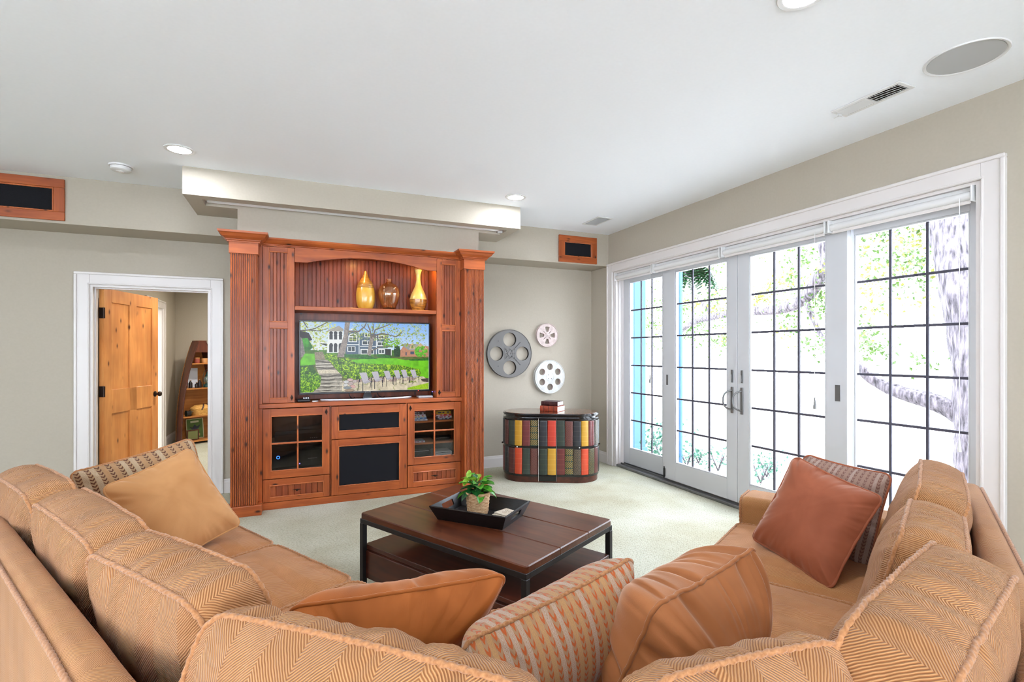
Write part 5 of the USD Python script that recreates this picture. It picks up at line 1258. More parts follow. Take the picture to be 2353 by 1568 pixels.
def rope(pts, r=0.0062, closed=True, tw=0.020, amp=0.20):
    p = np.asarray(pts, float)
    seg = np.linalg.norm(np.diff(np.vstack([p, p[:1]]) if closed else p, axis=0), axis=1)
    L = seg.sum(); n = int(max(24, min(700, L / 0.0045)))
    c = np.concatenate([[0], np.cumsum(seg)])
    q_ = np.vstack([p, p[:1]]) if closed else p
    s_ = np.linspace(0, L, n, endpoint=not closed)
    q_ = np.stack([np.interp(s_, c, q_[:, k]) for k in range(3)], 1)
    return tube(q_, r, 8, closed, tw * (L / tw) / max(1, round(L / tw)) if tw else 0, amp)
sobj('rail_piping', rope(np.column_stack([RP + oo * 0.001, np.full(len(RP), 0.768)]), 0.006, False), 'rope_piping', so, smooth=True)
seat_in = [(1.19, 3.06), (1.19, 1.86), (1.235, 1.58), (1.36, 1.27), (1.58, 0.98), (1.86, 0.79), (2.16, 0.725), (2.96, 0.715)]
inner = spline([(x, y, 0) for x, y in seat_in[1:7]], 20)[:, :2]
base = Polygon([seat_in[0]] + [tuple(p) for p in inner] + [seat_in[-1], (2.96, -0.168)] + [tuple(p) for p in (RP - oo * 0.086)[::-1] if p[0] < 2.9 and p[1] < 3.0] + [(0.322, 3.06)]).buffer(0)
bm, buv = boxuv(extrude(base, 0.27, 0.06))
sobj('seat_base', bm, 'upholstery_frame', so, smooth=True, uv=buv)
for x0, x1, y0, y1 in ((0.24, 1.215, 3.063, 3.28), (2.963, 3.20, -0.25, 0.755)):
    r_ = 0.045
    pts = []
    am = manifold3d.Manifold.batch_hull([manifold3d.Manifold.sphere(r_, 20).translate((x, y, z)) for x in (x0 + r_, x1 - r_) for y in (y0 + r_, y1 - r_) for z in (0.06 + r_, 0.605 - r_)])
    a_ = am.to_mesh(); am_, auv = boxuv(trimesh.Trimesh(a_.vert_properties[:, :3], a_.tri_verts, process=False), 60)
    ar = sobj('arm', am_, 'upholstery_frame', so, smooth=True, uv=auv)
    if x0 > 2:      # piping round the front end of the arm
        lp_ = [(x0 + 0.006 + 0.0 * 0, y1 - 0.02, 0.10), (x0 + 0.008, y1 - 0.012, 0.55), (x0 + 0.02, y1 - 0.012, 0.585), (x0 + 0.045, y1 - 0.012, 0.597), (x1 - 0.045, y1 - 0.012, 0.597), (x1 - 0.02, y1 - 0.012, 0.585), (x1 - 0.008, y1 - 0.012, 0.55), (x1 - 0.006, y1 - 0.02, 0.10)]
        sobj('arm_piping', rope(lp_, 0.006, False), 'rope_piping', ar, smooth=True)
for x, y in ((0.36, 3.1), (1.1, 3.1), (3.05, -0.1), (3.05, 0.65), (0.75, 0.40), (1.5, 0.2)):
    sobj('foot', cyl((x, y, 0.0), (x, y, 0.065), 0.025, 0.03), 'walnut', so)

def resample(pts, n):
    p = np.vstack([pts, pts[:1]]); s_ = np.concatenate([[0], np.cumsum(np.linalg.norm(np.diff(p, axis=0), axis=1))])
    q_ = np.linspace(0, s_[-1], n, endpoint=False)
    return np.stack([np.interp(q_, s_, p[:, k]) for k in range(2)], 1), q_, s_[-1]

def padded(outline, d, bulge, band_bulge, seed, pucker=0.004, lump=0.012, n=220, p_exp=2.6, rings=26, puck_w=0.10, gather=0.0, sq=1.0):
    """an upholstered cushion about the origin: faces at +-z, a band between them; returns mesh, st and the two seam loops"""
    o, arc, L = resample(np.asarray(outline, float), n)
    c = o.mean(0)
    rr = np.sin(np.linspace(0.05, PI / 2, rings))
    V, UV, F, base_ = [], [], [], 0
    loops = []
    nz = np.concatenate([[c], (c + rr[:, None, None] * (o - c)).reshape(-1, 2)])
    R_ = np.concatenate([[0], np.repeat(rr, n)])
    A_ = np.concatenate([[0], np.tile(arc, rings)])
    for s in (1, -1):
        big_ = meshkit.fbm(np.column_stack([nz * 5, np.full(len(nz), seed * 3.1 + s)]), 3, seed) - 0.5
        fr_ = meshkit.noise(np.column_stack([np.cos(A_ / L * 2 * PI) * L * 3.4, np.sin(A_ / L * 2 * PI) * L * 3.4, R_ * 0.8 + s * 7 + seed]), seed + 3) - 0.5
        fr2 = meshkit.noise(np.column_stack([np.cos(A_ / L * 2 * PI) * L * 7, np.sin(A_ / L * 2 * PI) * L * 7, R_ * 1.2 + s * 9 + seed]), seed + 5) - 0.5
        z = d / 2 + bulge * (1 - R_ ** p_exp) ** sq + lump * 2 * big_ * (1 - R_ ** 4) - pucker * 2.4 * np.abs(fr_ * 2 + fr2) * np.exp(-((1 - R_) / puck_w) ** 2 * 0.9) * (1 - 0.7 * R_ ** 30)
        if gather:
            z = z + gather * 2 * (fr_ + 0.6 * fr2) * np.exp(-((1 - R_) / 0.30) ** 2) * (1 - R_ ** 20)
        v_ = np.column_stack([nz, s * z])
        f_ = []
        j = np.arange(n); j2 = (j + 1) % n
        f_.append(np.stack([np.zeros(n, int), 1 + j, 1 + j2], 1))
        for r_ in range(rings - 1):
            a_, b_ = 1 + r_ * n, 1 + (r_ + 1) * n
            f_ += [np.stack([a_ + j, b_ + j, b_ + j2], 1), np.stack([a_ + j, b_ + j2, a_ + j2], 1)]
        f_ = np.vstack(f_)
        V.append(v_); UV.append(nz * [1, 1]); F.append((f_ if s > 0 else f_[:, ::-1]) + base_); base_ += len(v_)
        loops.append(v_[1 + (rings - 1) * n:])
    if d > 0.02:
        m_ = 13
        t = np.linspace(1, -1, m_)
        tg = np.roll(o, -1, 0) - np.roll(o, 1, 0); tg /= np.linalg.norm(tg, axis=1, keepdims=True)
        nn = np.column_stack([tg[:, 1], -tg[:, 0]])
        wr = meshkit.noise(np.column_stack([np.cos(arc / L * 2 * PI) * L * 5, np.sin(arc / L * 2 * PI) * L * 5, np.full(n, seed * 1.7)]), seed + 9) - 0.5
        wr2 = meshkit.noise(np.column_stack([np.cos(arc / L * 2 * PI) * L * 11, np.sin(arc / L * 2 * PI) * L * 11, np.full(n, seed * 2.3)]), seed + 11) - 0.5
        v_ = []
        for q_ in t:
            ofs = band_bulge * (1 - q_ * q_) ** 0.75 * (1 + 0.5 * wr) + 0.012 * wr * (1 - q_ * q_) + 0.009 * wr2 * (1 - q_ ** 4)
            zz_ = loops[0][:, 2] * (1 + q_) / 2 + loops[1][:, 2] * (1 - q_) / 2
            v_.append(np.column_stack([o + nn * ofs[:, None], zz_]))
        v_ = np.vstack([np.vstack([x, x[:1]]) for x in v_])
        k = n + 1
        i, j = np.meshgrid(np.arange(m_ - 1), np.arange(n), indexing='ij')
        qd = np.stack([i * k + j, (i + 1) * k + j, (i + 1) * k + j + 1, i * k + j + 1], -1).reshape(-1, 4)
        V.append(v_); UV.append(np.column_stack([np.tile(np.append(arc, L), m_), np.repeat(t * d / 2, k) + 3.0])); F.append(np.vstack([qd[:, [0, 1, 2]], qd[:, [0, 2, 3]]]) + base_)
    return trimesh.Trimesh(np.vstack(V), np.vstack(F), process=False), np.vstack(UV), loops

def round_rect(w, h, r, bow=0.0, k=7):
    pts = []
    for cx_, cy_, a0 in ((w / 2 - r, h / 2 - r, 0), (-w / 2 + r, h / 2 - r, PI / 2), (-w / 2 + r, -h / 2 + r, PI), (w / 2 - r, -h / 2 + r, 3 * PI / 2)):
        pts += [(cx_ + r * math.cos(a0 + a), cy_ + r * math.sin(a0 + a)) for a in np.linspace(0, PI / 2, k)]
    p = resample(np.array(pts), 160)[0]
    p[:, 0] *= 1 + bow * (1 - (2 * p[:, 1] / h) ** 2)
    p[:, 1] *= 1 + bow * (1 - (2 * p[:, 0] / w) ** 2)
    return p

def back_cushion(A, B, z, h, d, tilt, label, seed, bulge=0.055, twist=0.0, rnd=0.075, group='loose back cushions of the sectional sofa'):
    A, B = np.array(A, float), np.array(B, float)
    w = np.linalg.norm(B - A); ex = np.append((B - A) / w, 0)
    nrm = np.array([-ex[1], ex[0], 0])          # towards the seat
    t = math.radians(tilt); up = np.array([0, 0, 1.0])
    ey = up * math.cos(t) - nrm * math.sin(t); ez = nrm * math.cos(t) + up * math.sin(t)
    cen = np.append((A + B) / 2, z) - ey * h / 2 + ez * d / 2
    T = np.eye(4); T[:3, 0], T[:3, 1], T[:3, 2], T[:3, 3] = ex, ey, ez, cen
    if twist:
        T = T @ trimesh.transformations.rotation_matrix(math.radians(twist), [0, 0, 1])
    m, uv_, loops = padded(round_rect(w, h, rnd, 0.038), d, bulge, 0.016, seed, pucker=0.005, lump=0.022, gather=0.006)
    base_w = (TS @ np.append(cen - ey * h / 2, 1))[:3]
    t_ = thing('back_cushion', label, 'cushion', base_w, SA, group)
    sobj('cover', m, 'upholstery', t_, TS @ T, smooth=True, uv=uv_)
    for l_ in loops:
        sobj('piping', rope(l_ + np.array([0, 0, 0.001]), 0.0058), 'rope_piping', t_, TS @ T, smooth=True)

HB = 0.46
back_cushion((.315, 3.04), (.335, 2.39), .885, HB, .13, 13, 'back cushion at the far end of the left wing, cut by the left picture edge', 1, twist=1.5)
back_cushion((.335, 2.35), (.362, 1.71), .884, HB, .13, 12, 'back cushion on the left wing beside the tan velvet pillow, second from the left edge', 2, twist=-1.5)
back_cushion((.342, 1.70), (.405, 1.10), .880, HB, .13, 12, 'back cushion on the left wing with a peaked corner, third from the left edge', 3, twist=1.0)
back_cushion((.405, 1.065), (.61, 0.45), .897, 0.37, .10, -25, 'back cushion at bottom centre in front of the rust velvet pillow', 4, rnd=0.045)
back_cushion((.72, .32), (1.06, .09), .895, 0.36, .10, -28, 'back cushion cut off by the bottom edge below the copper pillow', 5, rnd=0.05)
back_cushion((1.00, -.05), (1.64, -.195), .895, HB, .15, 14, 'large back cushion on the right wing nearest the bottom right corner', 6)
back_cushion((1.70, -.11), (2.22, -.135), .872, HB, .14, 14, 'back cushion in the middle of the right wing', 7, twist=-1.5)
back_cushion((2.28, -.155), (2.88, -.165), .888, HB, .14, 16, 'back cushion at the window end of the right wing', 8, twist=1.5)

def seat_cushion(poly, label, seed, z0=0.335, d=0.10):
    p = np.array(poly, float)
    pg = Polygon(p).buffer(-0.05).buffer(0.05)
    o = np.array(pg.exterior.coords)[:-1]
    if Polygon(o).exterior.is_ccw is False: o = o[::-1]
    cen = o.mean(0)
    m, uv_, loops = padded(o - cen, d, 0.035, 0.015, seed, pucker=0.003, lump=0.010)
    T = np.eye(4); T[:3, 3] = [cen[0], cen[1], z0 + d / 2 + 0.03]
    t_ = thing('seat_cushion', label, 'cushion', S(cen[0], cen[1], z0), SA, 'seat cushions of the sectional sofa')
    sobj('cover', m, 'upholstery_seat', t_, TS @ T, smooth=True, uv=uv_)
    for l_ in loops:
        sobj('piping', rope(l_, 0.006), 'rope_piping', t_, TS @ T, smooth=True)
seat_cushion([(.36, 2.435), (1.225, 2.435), (1.225, 3.055), (.36, 3.055)], 'seat cushion at the far end of the left wing under the tan velvet pillow', 11)
seat_cushion([(.36, 1.80), (1.235, 1.80), (1.225, 2.43), (.36, 2.43)], 'seat cushion of the left wing nearest the coffee table leg', 12)
seat_cushion([(.36, 1.795), (.40, 1.2), (.56, .60), (.85, .27), (1.05, .60), (1.36, 1.30), (1.235, 1.55), (1.235, 1.795)], 'corner seat cushion under the rust velvet pillow', 13)
seat_cushion([(.87, .25), (1.2, .0), (1.64, -.12), (1.66, .74), (1.5, .98), (1.38, 1.26), (1.07, .60)], 'corner seat cushion under the copper velvet pillow', 14)
seat_cushion([(1.65, -.14), (2.25, -.16), (2.25, .745), (1.95, .755), (1.67, .80)], 'seat cushion in the middle of the right wing', 15)
seat_cushion([(2.255, -.16), (2.955, -.16), (2.955, .745), (2.255, .745)], 'seat cushion at the window end of the right wing under the brick pillow', 16)

# ------------------------------------------------------------------ throw pillows, each hung on its four corners
def LF(lat, fwd, z):
    """lateral, forward from the standing point, in sofa axes"""
    th_ = math.radians(38.3)
    return np.array([math.sin(th_) * lat + math.cos(th_) * fwd, -math.cos(th_) * lat + math.sin(th_) * fwd, z])
def pillow(TL_, TR_, BR_, BL_, thick, material, pipe, label, seed, pucker=0.006, lump=0.014, gather=0.0, concave=0.05, twist=None, lean=0.0):
    TL_, TR_, BR_, BL_ = (np.asarray(p, float) for p in (TL_, TR_, BR_, BL_))
    w = (np.linalg.norm(TR_ - TL_) + np.linalg.norm(BR_ - BL_)) / 4
    h = (np.linalg.norm(TL_ - BL_) + np.linalg.norm(TR_ - BR_)) / 4
    sq_ = round_rect(2 * w, 2 * h, 0.035)
    sq_[:, 0] *= 1 - concave * (1 - (sq_[:, 1] / h) ** 2)
    sq_[:, 1] *= 1 - concave * (1 - (sq_[:, 0] / w) ** 2)
    m, uv_, loops = padded(sq_, 0.004, thick, 0, seed, pucker, lump, n=260, p_exp=2.4, rings=34, puck_w=0.16, gather=gather, sq=0.72)
    N = np.cross(TR_ - BL_, TL_ - BR_); N /= np.linalg.norm(N)
    def put(v_):
        a, b = v_[:, :1] / w, v_[:, 1:2] / h
        P = ((1 - a) * (1 + b) * TL_ + (1 + a) * (1 + b) * TR_ + (1 + a) * (1 - b) * BR_ + (1 - a) * (1 - b) * BL_) / 4
        return P + N * (v_[:, 2:3] + lean * (1 - b * b))
    m.vertices = put(np.array(m.vertices))
    base_w = S(*((BR_ + BL_) / 2))
    t_ = thing('throw_pillow', label, 'pillow', base_w, SA)
    sobj('cover', m, material, t_, smooth=True, uv=uv_)
    seam = put((loops[0] + loops[1]) / 2)
    sobj('piping', rope(seam, 0.0055, True, 0.02 if pipe == 'rope_piping' else 0, 0.15), pipe, t_, smooth=True)

pillow((.54, 2.93, .865), (1.05, 2.98, .95), (1.15, 2.86, .50), (.64, 2.80, .455), .075, 'chevron_brown', 'rope_piping', 'brown chevron-embroidered pillow behind the tan velvet pillow on the left wing', 21)
pillow((.606, 2.72, .82), (.978, 2.80, .931), (1.137, 2.60, .55), (.765, 2.52, .46), .085, 'velvet_tan', 'velvet_tan', 'plain tan velvet pillow standing on the left wing', 22, lump=0.008)
pillow(LF(-.577, 1.30, .745), LF(-.010, 1.374, .80), LF(-.12, 1.54, .46), LF(-.62, 1.44, .43), .12, 'velvet_rust', 'velvet_rust', 'rust velvet pillow with a curved piped top edge in front of the coffee table', 23, gather=0.016)
pillow(LF(-.112, 1.119, .755), LF(.338, 1.383, .845), LF(.235, 1.50, .46), LF(-.13, 1.22, .38), .125, 'chevron_orange', 'rope_piping', 'orange and grey chevron-embroidered pillow between the two rust velvet pillows', 24, gather=0.008)
pillow(LF(.315, 1.113, .845), LF(.676, 1.40, .865), LF(.62, 1.55, .46), LF(.15, 1.20, .42), .165, 'velvet_copper', 'velvet_copper', 'plump copper velvet pillow with gathered seams at bottom right of centre', 25, pucker=0.012, gather=0.03, concave=0.07)
pillow((2.85, .413, .90), (2.75, .064, .868), (2.62, .14, .47), (2.76, .53, .49), .07, 'chevron_taupe', 'velvet_brick', 'taupe chevron-embroidered pillow behind the brick-red pillow by the window', 26)
pillow((2.745, .44, .905), (2.60, .088, .798), (2.31, .247, .47), (2.61, .604, .51), .085, 'velvet_brick', 'velvet_brick', 'brick-red velvet pillow on the right wing in front of the sliding doors', 27, lump=0.014, gather=0.004)

# ================================================================== CANOE SHELF IN THE HALL
CS = thing('canoe_bookshelf', 'brown canoe-shaped bookshelf standing on end in the hall', 'bookshelf', (-1.385, 9.16, 0), 33.0)
CH = 1.56
def half(z): return 0.325 * (1 - (z / 1.68) ** 2.3) ** 0.95
def dep(z): return 0.15 + 0.15 * (1 - (z / 1.75) ** 2)
zs_ = np.linspace(0.0, CH, 25)
for s in (-1, 1):
    v_, f_ = [], []
    for z in zs_:
        for th_ in (0, 0.018):
            v_ += [(s * (half(z) - th_), -dep(z) / 2, z), (s * (half(z) * 0.93 - th_ + 0.01), 0.02, z), (s * (half(z) * 0.72 - th_ + 0.02), dep(z) / 2 + 0.02, z)]
    for i in range(len(zs_) - 1):
        a, b = i * 6, i * 6 + 6
        for q_ in ([0, 1], [1, 2], [4, 3], [5, 4], [2, 5], [3, 0]):
            f_ += [[a + q_[0], a + q_[1], b + q_[1]], [a + q_[0], b + q_[1], b + q_[0]]]
    for e in (0, (len(zs_) - 1) * 6):
        f_ += [[e, e + 1, e + 4], [e, e + 4, e + 3], [e + 1, e + 2, e + 5], [e + 1, e + 5, e + 4]]
    mm = trimesh.Trimesh(np.array(v_), np.array(f_), process=False); mm.fix_normals()
    obj('hull_side', mm, 'canoe_wood', CS, smooth=35)
    obj('gunwale', tube([(s * (half(z) - 0.006), -dep(z) / 2 - 0.004, z) for z in zs_], 0.009, 6), 'walnut_red', CS, smooth=40, label='reddish rim strip')
pb = Polygon([(-half(z) * 0.83, z) for z in zs_] + [(half(z) * 0.83, z) for z in zs_[::-1]])
obj('back_panel', extrude_y(pb, 0.145, 0.157), 'shelf_wood', CS)
obj('stem_cap', bx(-half(CH) - 0.004, half(CH) + 0.004, -dep(CH) / 2 - 0.012, dep(CH) / 2 + 0.02, CH - 0.002, CH + 0.022, 0.004), 'canoe_wood', CS)
obj('breasthook', hull([(s * half(z), y, z) for s in (-1, 1) for z in (1.40, CH) for y in (-dep(z) / 2 - 0.008, -dep(z) / 2 + 0.01)]), 'canoe_wood', CS)
SHZ = [0.035, 0.41, 0.835, 1.215]
for z in SHZ:
    w = half(z) - 0.025
    obj('shelf', hull([(s * w, -dep(z) / 2 + 0.008, z + q_) for s in (-1, 1) for q_ in (0, 0.018)] + [(s * w * 0.74, 0.14, z + q_) for s in (-1, 1) for q_ in (0, 0.018)]), 'shelf_wood', CS)
TC = rotz(33.0, (-1.385, 9.16, 0))
def CSP(x, y, z): return (TC @ np.array([x, y, z, 1]))[:3]
plain('jar_red', srgb(150, 70, 54), 0.5); plain('jar_tan', srgb(186, 130, 76), 0.5); plain('bottle_dark', srgb(34, 26, 28), 0.2); plain('teal_metal', srgb(36, 66, 62), 0.35, 0.4)
mat('lantern_glass', {'p': ('principled_bsdf', dict(base_color=(0.75, 0.92, 0.88), roughness=0.05, transmission_weight=0.9))})
noisy('wicker', srgb(176, 122, 54), srgb(220, 170, 92), 70, 0.7, 0.5, (0.6, 0.6, 2), dist=0.004)
plain('leather_strap', srgb(66, 36, 30), 0.5); plain('poster_green', srgb(86, 120, 66), 0.6); plain('poster_label', srgb(206, 212, 186), 0.6); plain('poster_figure', srgb(58, 66, 84), 0.6); plain('poster_tan', srgb(196, 172, 110), 0.6)
plain('frame_cream', srgb(214, 206, 176), 0.5); plain('photo_green', srgb(110, 116, 72), 0.4); plain('shell_pink', srgb(204, 176, 158), 0.6); plain('curtain_white', srgb(206, 214, 230), 0.8)
zt = SHZ[3] + 0.0185
j = thing('jar', 'small reddish jar on the top shelf of the canoe bookshelf', 'jar', CSP(-0.05, -0.03, zt)); obj('body', lathe([(0, 0), (0.035, 0), (0.04, 0.02), (0.036, 0.07), (0, 0.07)], 20), 'jar_red', j, smooth=40); obj('lid', lathe([(0, 0.07), (0.038, 0.07), (0.038, 0.085), (0, 0.087)], 20), 'jar_tan', j, smooth=40)
j = thing('jar', 'small tan lidded jar on the top shelf of the canoe bookshelf', 'jar', CSP(0.055, -0.05, zt)); obj('body', lathe([(0, 0), (0.04, 0), (0.044, 0.02), (0.042, 0.055), (0, 0.055)], 20), 'jar_tan', j, smooth=40); obj('lid', lathe([(0, 0.055), (0.046, 0.055), (0.044, 0.072), (0, 0.075)], 20), 'jar_tan', j, smooth=40)
zt = SHZ[2] + 0.0185
for x, y, h, lb in ((-0.155, -0.06, 0.12, 'squat dark bottle at the left of the canoe bookshelf middle shelf'), (-0.075, -0.08, 0.085, 'shortest dark bottle on the canoe bookshelf middle shelf'), (-0.02, -0.05, 0.13, 'tall dark bottle beside the lantern in the canoe bookshelf')):
    b_ = thing('bottle', lb, 'bottle', CSP(x, y, zt)); obj('body', lathe([(0, 0), (0.024, 0), (0.027, 0.01), (0.026, h * 0.65), (0.012, h * 0.8), (0.011, h * 0.95), (0, h * 0.95)], 20), 'bottle_dark', b_, smooth=40); obj('stopper', cyl((0, 0, h * 0.95), (0, 0, h), 0.012), 'jar_tan', b_)
l_ = thing('lantern', 'teal metal lantern with a glass globe on the canoe bookshelf', 'lantern', CSP(0.11, -0.03, zt))
obj('tank', lathe([(0, 0), (0.062, 0), (0.066, 0.02), (0.05, 0.05), (0.03, 0.06), (0, 0.06)], 28), 'teal_metal', l_, smooth=40)
obj('globe', lathe([(0.032, 0.06), (0.056, 0.10), (0.05, 0.15), (0.032, 0.17), (0.029, 0.17), (0.046, 0.15), (0.052, 0.10), (0.029, 0.06), (0.032, 0.06)], 28), 'lantern_glass', l_, smooth=40)
obj('hood', lathe([(0, 0.17), (0.04, 0.17), (0.03, 0.2), (0.018, 0.22), (0.02, 0.24), (0, 0.245)], 24), 'teal_metal', l_, smooth=40)
obj('bail', tube([(0.066 * math.cos(a), 0, 0.13 + 0.15 * math.sin(a)) for a in np.linspace(0, PI, 20)], 0.003, 6), 'teal_metal', l_)
obj('bail_post', cat(cyl((0.06, 0, 0.02), (0.066, 0, 0.13), 0.004), cyl((-0.06, 0, 0.02), (-0.066, 0, 0.13), 0.004)), 'teal_metal', l_)
single('framed_print', bx(-0.07, 0.07, -0.005, 0.005, 0, 0.30, 0.002), 'curtain_white', 'pale blue-white panel leaning at the back of the canoe bookshelf middle shelf', 'panel', CSP(-0.05, 0.105, zt), 33)
zt = SHZ[1] + 0.0185
bk = thing('fishing_creel', 'honey wicker creel basket with a dark leather strap in the canoe bookshelf', 'basket', CSP(0.055, -0.02, zt), 33)
bp_ = [(0, 0), (0.15, 0)] + [(0.15 + 0.012 * k / 5 + (0.004 if k % 2 else 0), 0.012 + 0.10 * k / 8) for k in range(9)] + [(0.15, 0.125), (0.12, 0.15), (0, 0.16)]
bm_ = lathe(bp_, 32); bm_.apply_scale([1.15, 0.72, 1.0]); obj('body', bm_, 'wicker', bk, smooth=60)
obj('strap', cat(tube([(0.03, -0.118, 0.02), (0.032, -0.13, 0.07), (0.03, -0.115, 0.13), (0.03, -0.04, 0.165)], 0.008, 6), tube([(-0.08, -0.118, 0.09), (-0.05, -0.10, 0.14), (-0.02, -0.03, 0.168)], 0.010, 6)), 'leather_strap', bk)
obj('buckle', bx(0.015, 0.05, -0.142, -0.134, 0.07, 0.10, 0.003), 'steel', bk)
rl = thing('fishing_reel', 'dark fishing reel beside the creel basket in the canoe bookshelf', 'fishing reel', CSP(-0.20, -0.085, zt), 33)
obj('spool', cyl((-0.025, 0, 0.045), (0.025, 0, 0.045), 0.04, n=24), 'bottle_dark', rl); obj('side_plate', cat(cyl((-0.03, 0, 0.045), (-0.025, 0, 0.045), 0.045, n=24), cyl((0.025, 0, 0.045), (0.03, 0, 0.045), 0.045, n=24)), 'teal_metal', rl); obj('crank', cat(cyl((0.03, 0, 0.045), (0.045, 0, 0.045), 0.006), tube([(0.045, 0, 0.045), (0.048, -0.03, 0.07)], 0.005, 6)), 'steel', rl)
zt = SHZ[0] + 0.0185
pf = thing('framed_poster', 'cream-framed green poster with a dark figure at the bottom of the canoe bookshelf', 'framed poster', CSP(-0.02, 0.09, zt), 33)
tl_ = trimesh.transformations.rotation_matrix(-0.12, [1, 0, 0])
def P_(n_, m_, mt_): obj(n_, m_.apply_transform(tl_), mt_, pf)
P_('frame', cat(bx(-0.125, 0.125, -0.012, 0.0, 0, 0.01), bx(-0.125, 0.125, -0.012, 0, 0.30, 0.31), bx(-0.125, -0.115, -0.012, 0, 0, 0.31), bx(0.115, 0.125, -0.012, 0, 0, 0.31)), 'frame_cream')
P_('picture', bx(-0.115, 0.115, -0.006, -0.002, 0.01, 0.30), 'poster_green')
P_('print_label', bx(-0.06, 0.06, -0.0068, -0.006, 0.245, 0.275), 'poster_label')
P_('print_figure', yplate(Polygon([(-0.08, 0.19), (-0.03, 0.17), (0.0, 0.22), (0.03, 0.18), (0.085, 0.215), (0.05, 0.15), (0.02, 0.14), (0.06, 0.11), (-0.03, 0.10), (-0.04, 0.14)]), -0.0068, -0.006), 'poster_figure')
P_('print_caption', bx(-0.07, 0.07, -0.0068, -0.006, 0.035, 0.075), 'poster_tan')
ph = thing('framed_photo', 'little brown-framed photograph leaning before the green poster in the canoe bookshelf', 'framed photo', CSP(-0.12, -0.055, zt), 33)
obj('frame', cat(bx(-0.085, 0.085, -0.01, 0.004, 0, 0.015), bx(-0.085, 0.085, -0.01, 0.004, 0.145, 0.16), bx(-0.085, -0.07, -0.01, 0.004, 0.015, 0.145), bx(0.07, 0.085, -0.01, 0.004, 0.015, 0.145)), 'walnut_red', ph); obj('picture', bx(-0.07, 0.07, -0.004, 0.002, 0.015, 0.145), 'photo_green', ph)
for k, (x, y, z_, lb) in enumerate(((0.185, -0.02, 0.0, 'lower round pinkish carved disc at the bottom right of the canoe bookshelf'),)):
    t_ = thing('carved_ornament', 'pair of pale round discs on a dark stand in the canoe bookshelf', 'ornament', CSP(x, y, zt), 33)
    obj('stand', cat(bx(-0.03, 0.05, -0.03, 0.03, 0, 0.015, 0.003), cyl((0.01, 0, 0.01), (0.01, 0, 0.16), 0.008)), 'bottle_dark', t_)
    for zz_, r_ in ((0.07, 0.046), (0.165, 0.048)):
        obj('disc', sphere((0, -0.02, zz_), r_, 2, (1, 1, 1)).apply_transform(trimesh.transformations.scale_matrix(0.35, [0, -0.02, zz_], [0, 1, 0])), 'shell_pink', t_, smooth=True)

# ================================================================== OUTDOORS
noisy('pale_stone', srgb(158, 156, 150), srgb(172, 169, 164), 3, 0.9)
noisy('lake_water', srgb(176, 190, 200), srgb(190, 202, 212), 0.6, 0.12, 0.05, dist=0.02)
noisy('tree_bark', srgb(36, 33, 38), srgb(140, 131, 138), 5, 0.9, 1.0, (6, 6, 1.2), detail=6, dist=0.05)
plain('shade_blue', srgb(72, 112, 160), 0.6)  # bluish light of the shaded porch put into the colour
leaf_mat('oak_leaf', srgb(46, 78, 20), srgb(82, 110, 42)); leaf_mat('oak_leaf_pale', srgb(98, 104, 32), srgb(130, 128, 60)); leaf_mat('fern_leaf', srgb(10, 44, 20), srgb(30, 78, 36)); leaf_mat('shrub_leaf', srgb(40, 92, 74), srgb(84, 130, 104))
single('patio_ground', bx(RX + 0.3, 12, -8, 16, -0.3, -0.10), 'pale_stone', 'pale stone terrace outside the sliding doors', None, kind='structure')
single('lake_ground', bx(12, 400, -250, 300, -2.2, -2.0), 'lake_water', 'pale lake beyond the terrace', None, kind='structure')
def ray(px, py, X):
    """where the sight line measured at this place of the photograph meets the plane x = X"""
    a = math.radians(YAW)
    dx, dy = F_PX * math.sin(a) + (px - W_PX / 2) * math.cos(a), F_PX * math.cos(a) - (px - W_PX / 2) * math.sin(a)
    t = X / dx
    return np.array([X, dy * t, CAM_H + (HORIZON - py) * t])
ok = thing('oak_tree', 'leaning oak tree with a low side branch outside the right glass panel', 'tree', ray(2262, 1160, 7.0) * [1, 1, 0] + [0, 0, -0.1])
def limb(pts, r0, r1, seed, n=44, sides=14):
    p = spline(pts, n)
    m = tube(p, np.linspace(r0, r1, n), sides)
    d_ = meshkit.fbm(m.vertices * [9, 9, 4], 4, seed)
    m.vertices = m.vertices + meshkit.arrays(m, True)[2] * ((d_ - 0.5) * 0.30 * (r0 + r1) / 2)[:, None]
    return m
tp_ = [ray(2264, 1160, 7.0), ray(2262, 1060, 7.0), ray(2260, 950, 7.0), ray(2252, 820, 7.02), ray(2232, 700, 7.05), ray(2204, 560, 7.1), ray(2172, 400, 7.15), ray(2140, 200, 7.2), ray(2120, -100, 7.3)]
tp_[0][2] = -0.1
tk = obj('trunk', limb(tp_, 0.25, 0.27, 3, 80, 22), 'tree_bark', ok, smooth=True, world=True)
B1 = [ray(*p) for p in ((2250, 985, 7.0), (2190, 945, 6.95), (2140, 922, 6.9), (2080, 905, 6.85), (2030, 886, 6.8), (1988, 858, 6.75), (1955, 815, 6.7), (1930, 755, 6.7))]
B2 = [ray(*p) for p in ((2180, 430, 7.15), (2060, 450, 7.2), (1960, 520, 7.3), (1898, 610, 7.4), (1850, 685, 7.5), (1790, 710, 7.6), (1700, 716, 7.7), (1640, 728, 7.8), (1590, 742, 7.9), (1560, 765, 8.0))]
B3 = [ray(*p) for p in ((1898, 600, 7.4), (1890, 560, 7.4), (1905, 510, 7.4), (1890, 440, 7.4))]
B4 = [ray(*p) for p in ((1640, 728, 7.8), (1615, 700, 7.8), (1592, 668, 7.85), (1570, 640, 7.9))]
B5 = [ray(*p) for p in ((1850, 690, 7.5), (1872, 740, 7.4), (1890, 775, 7.35), (1925, 800, 7.3))]
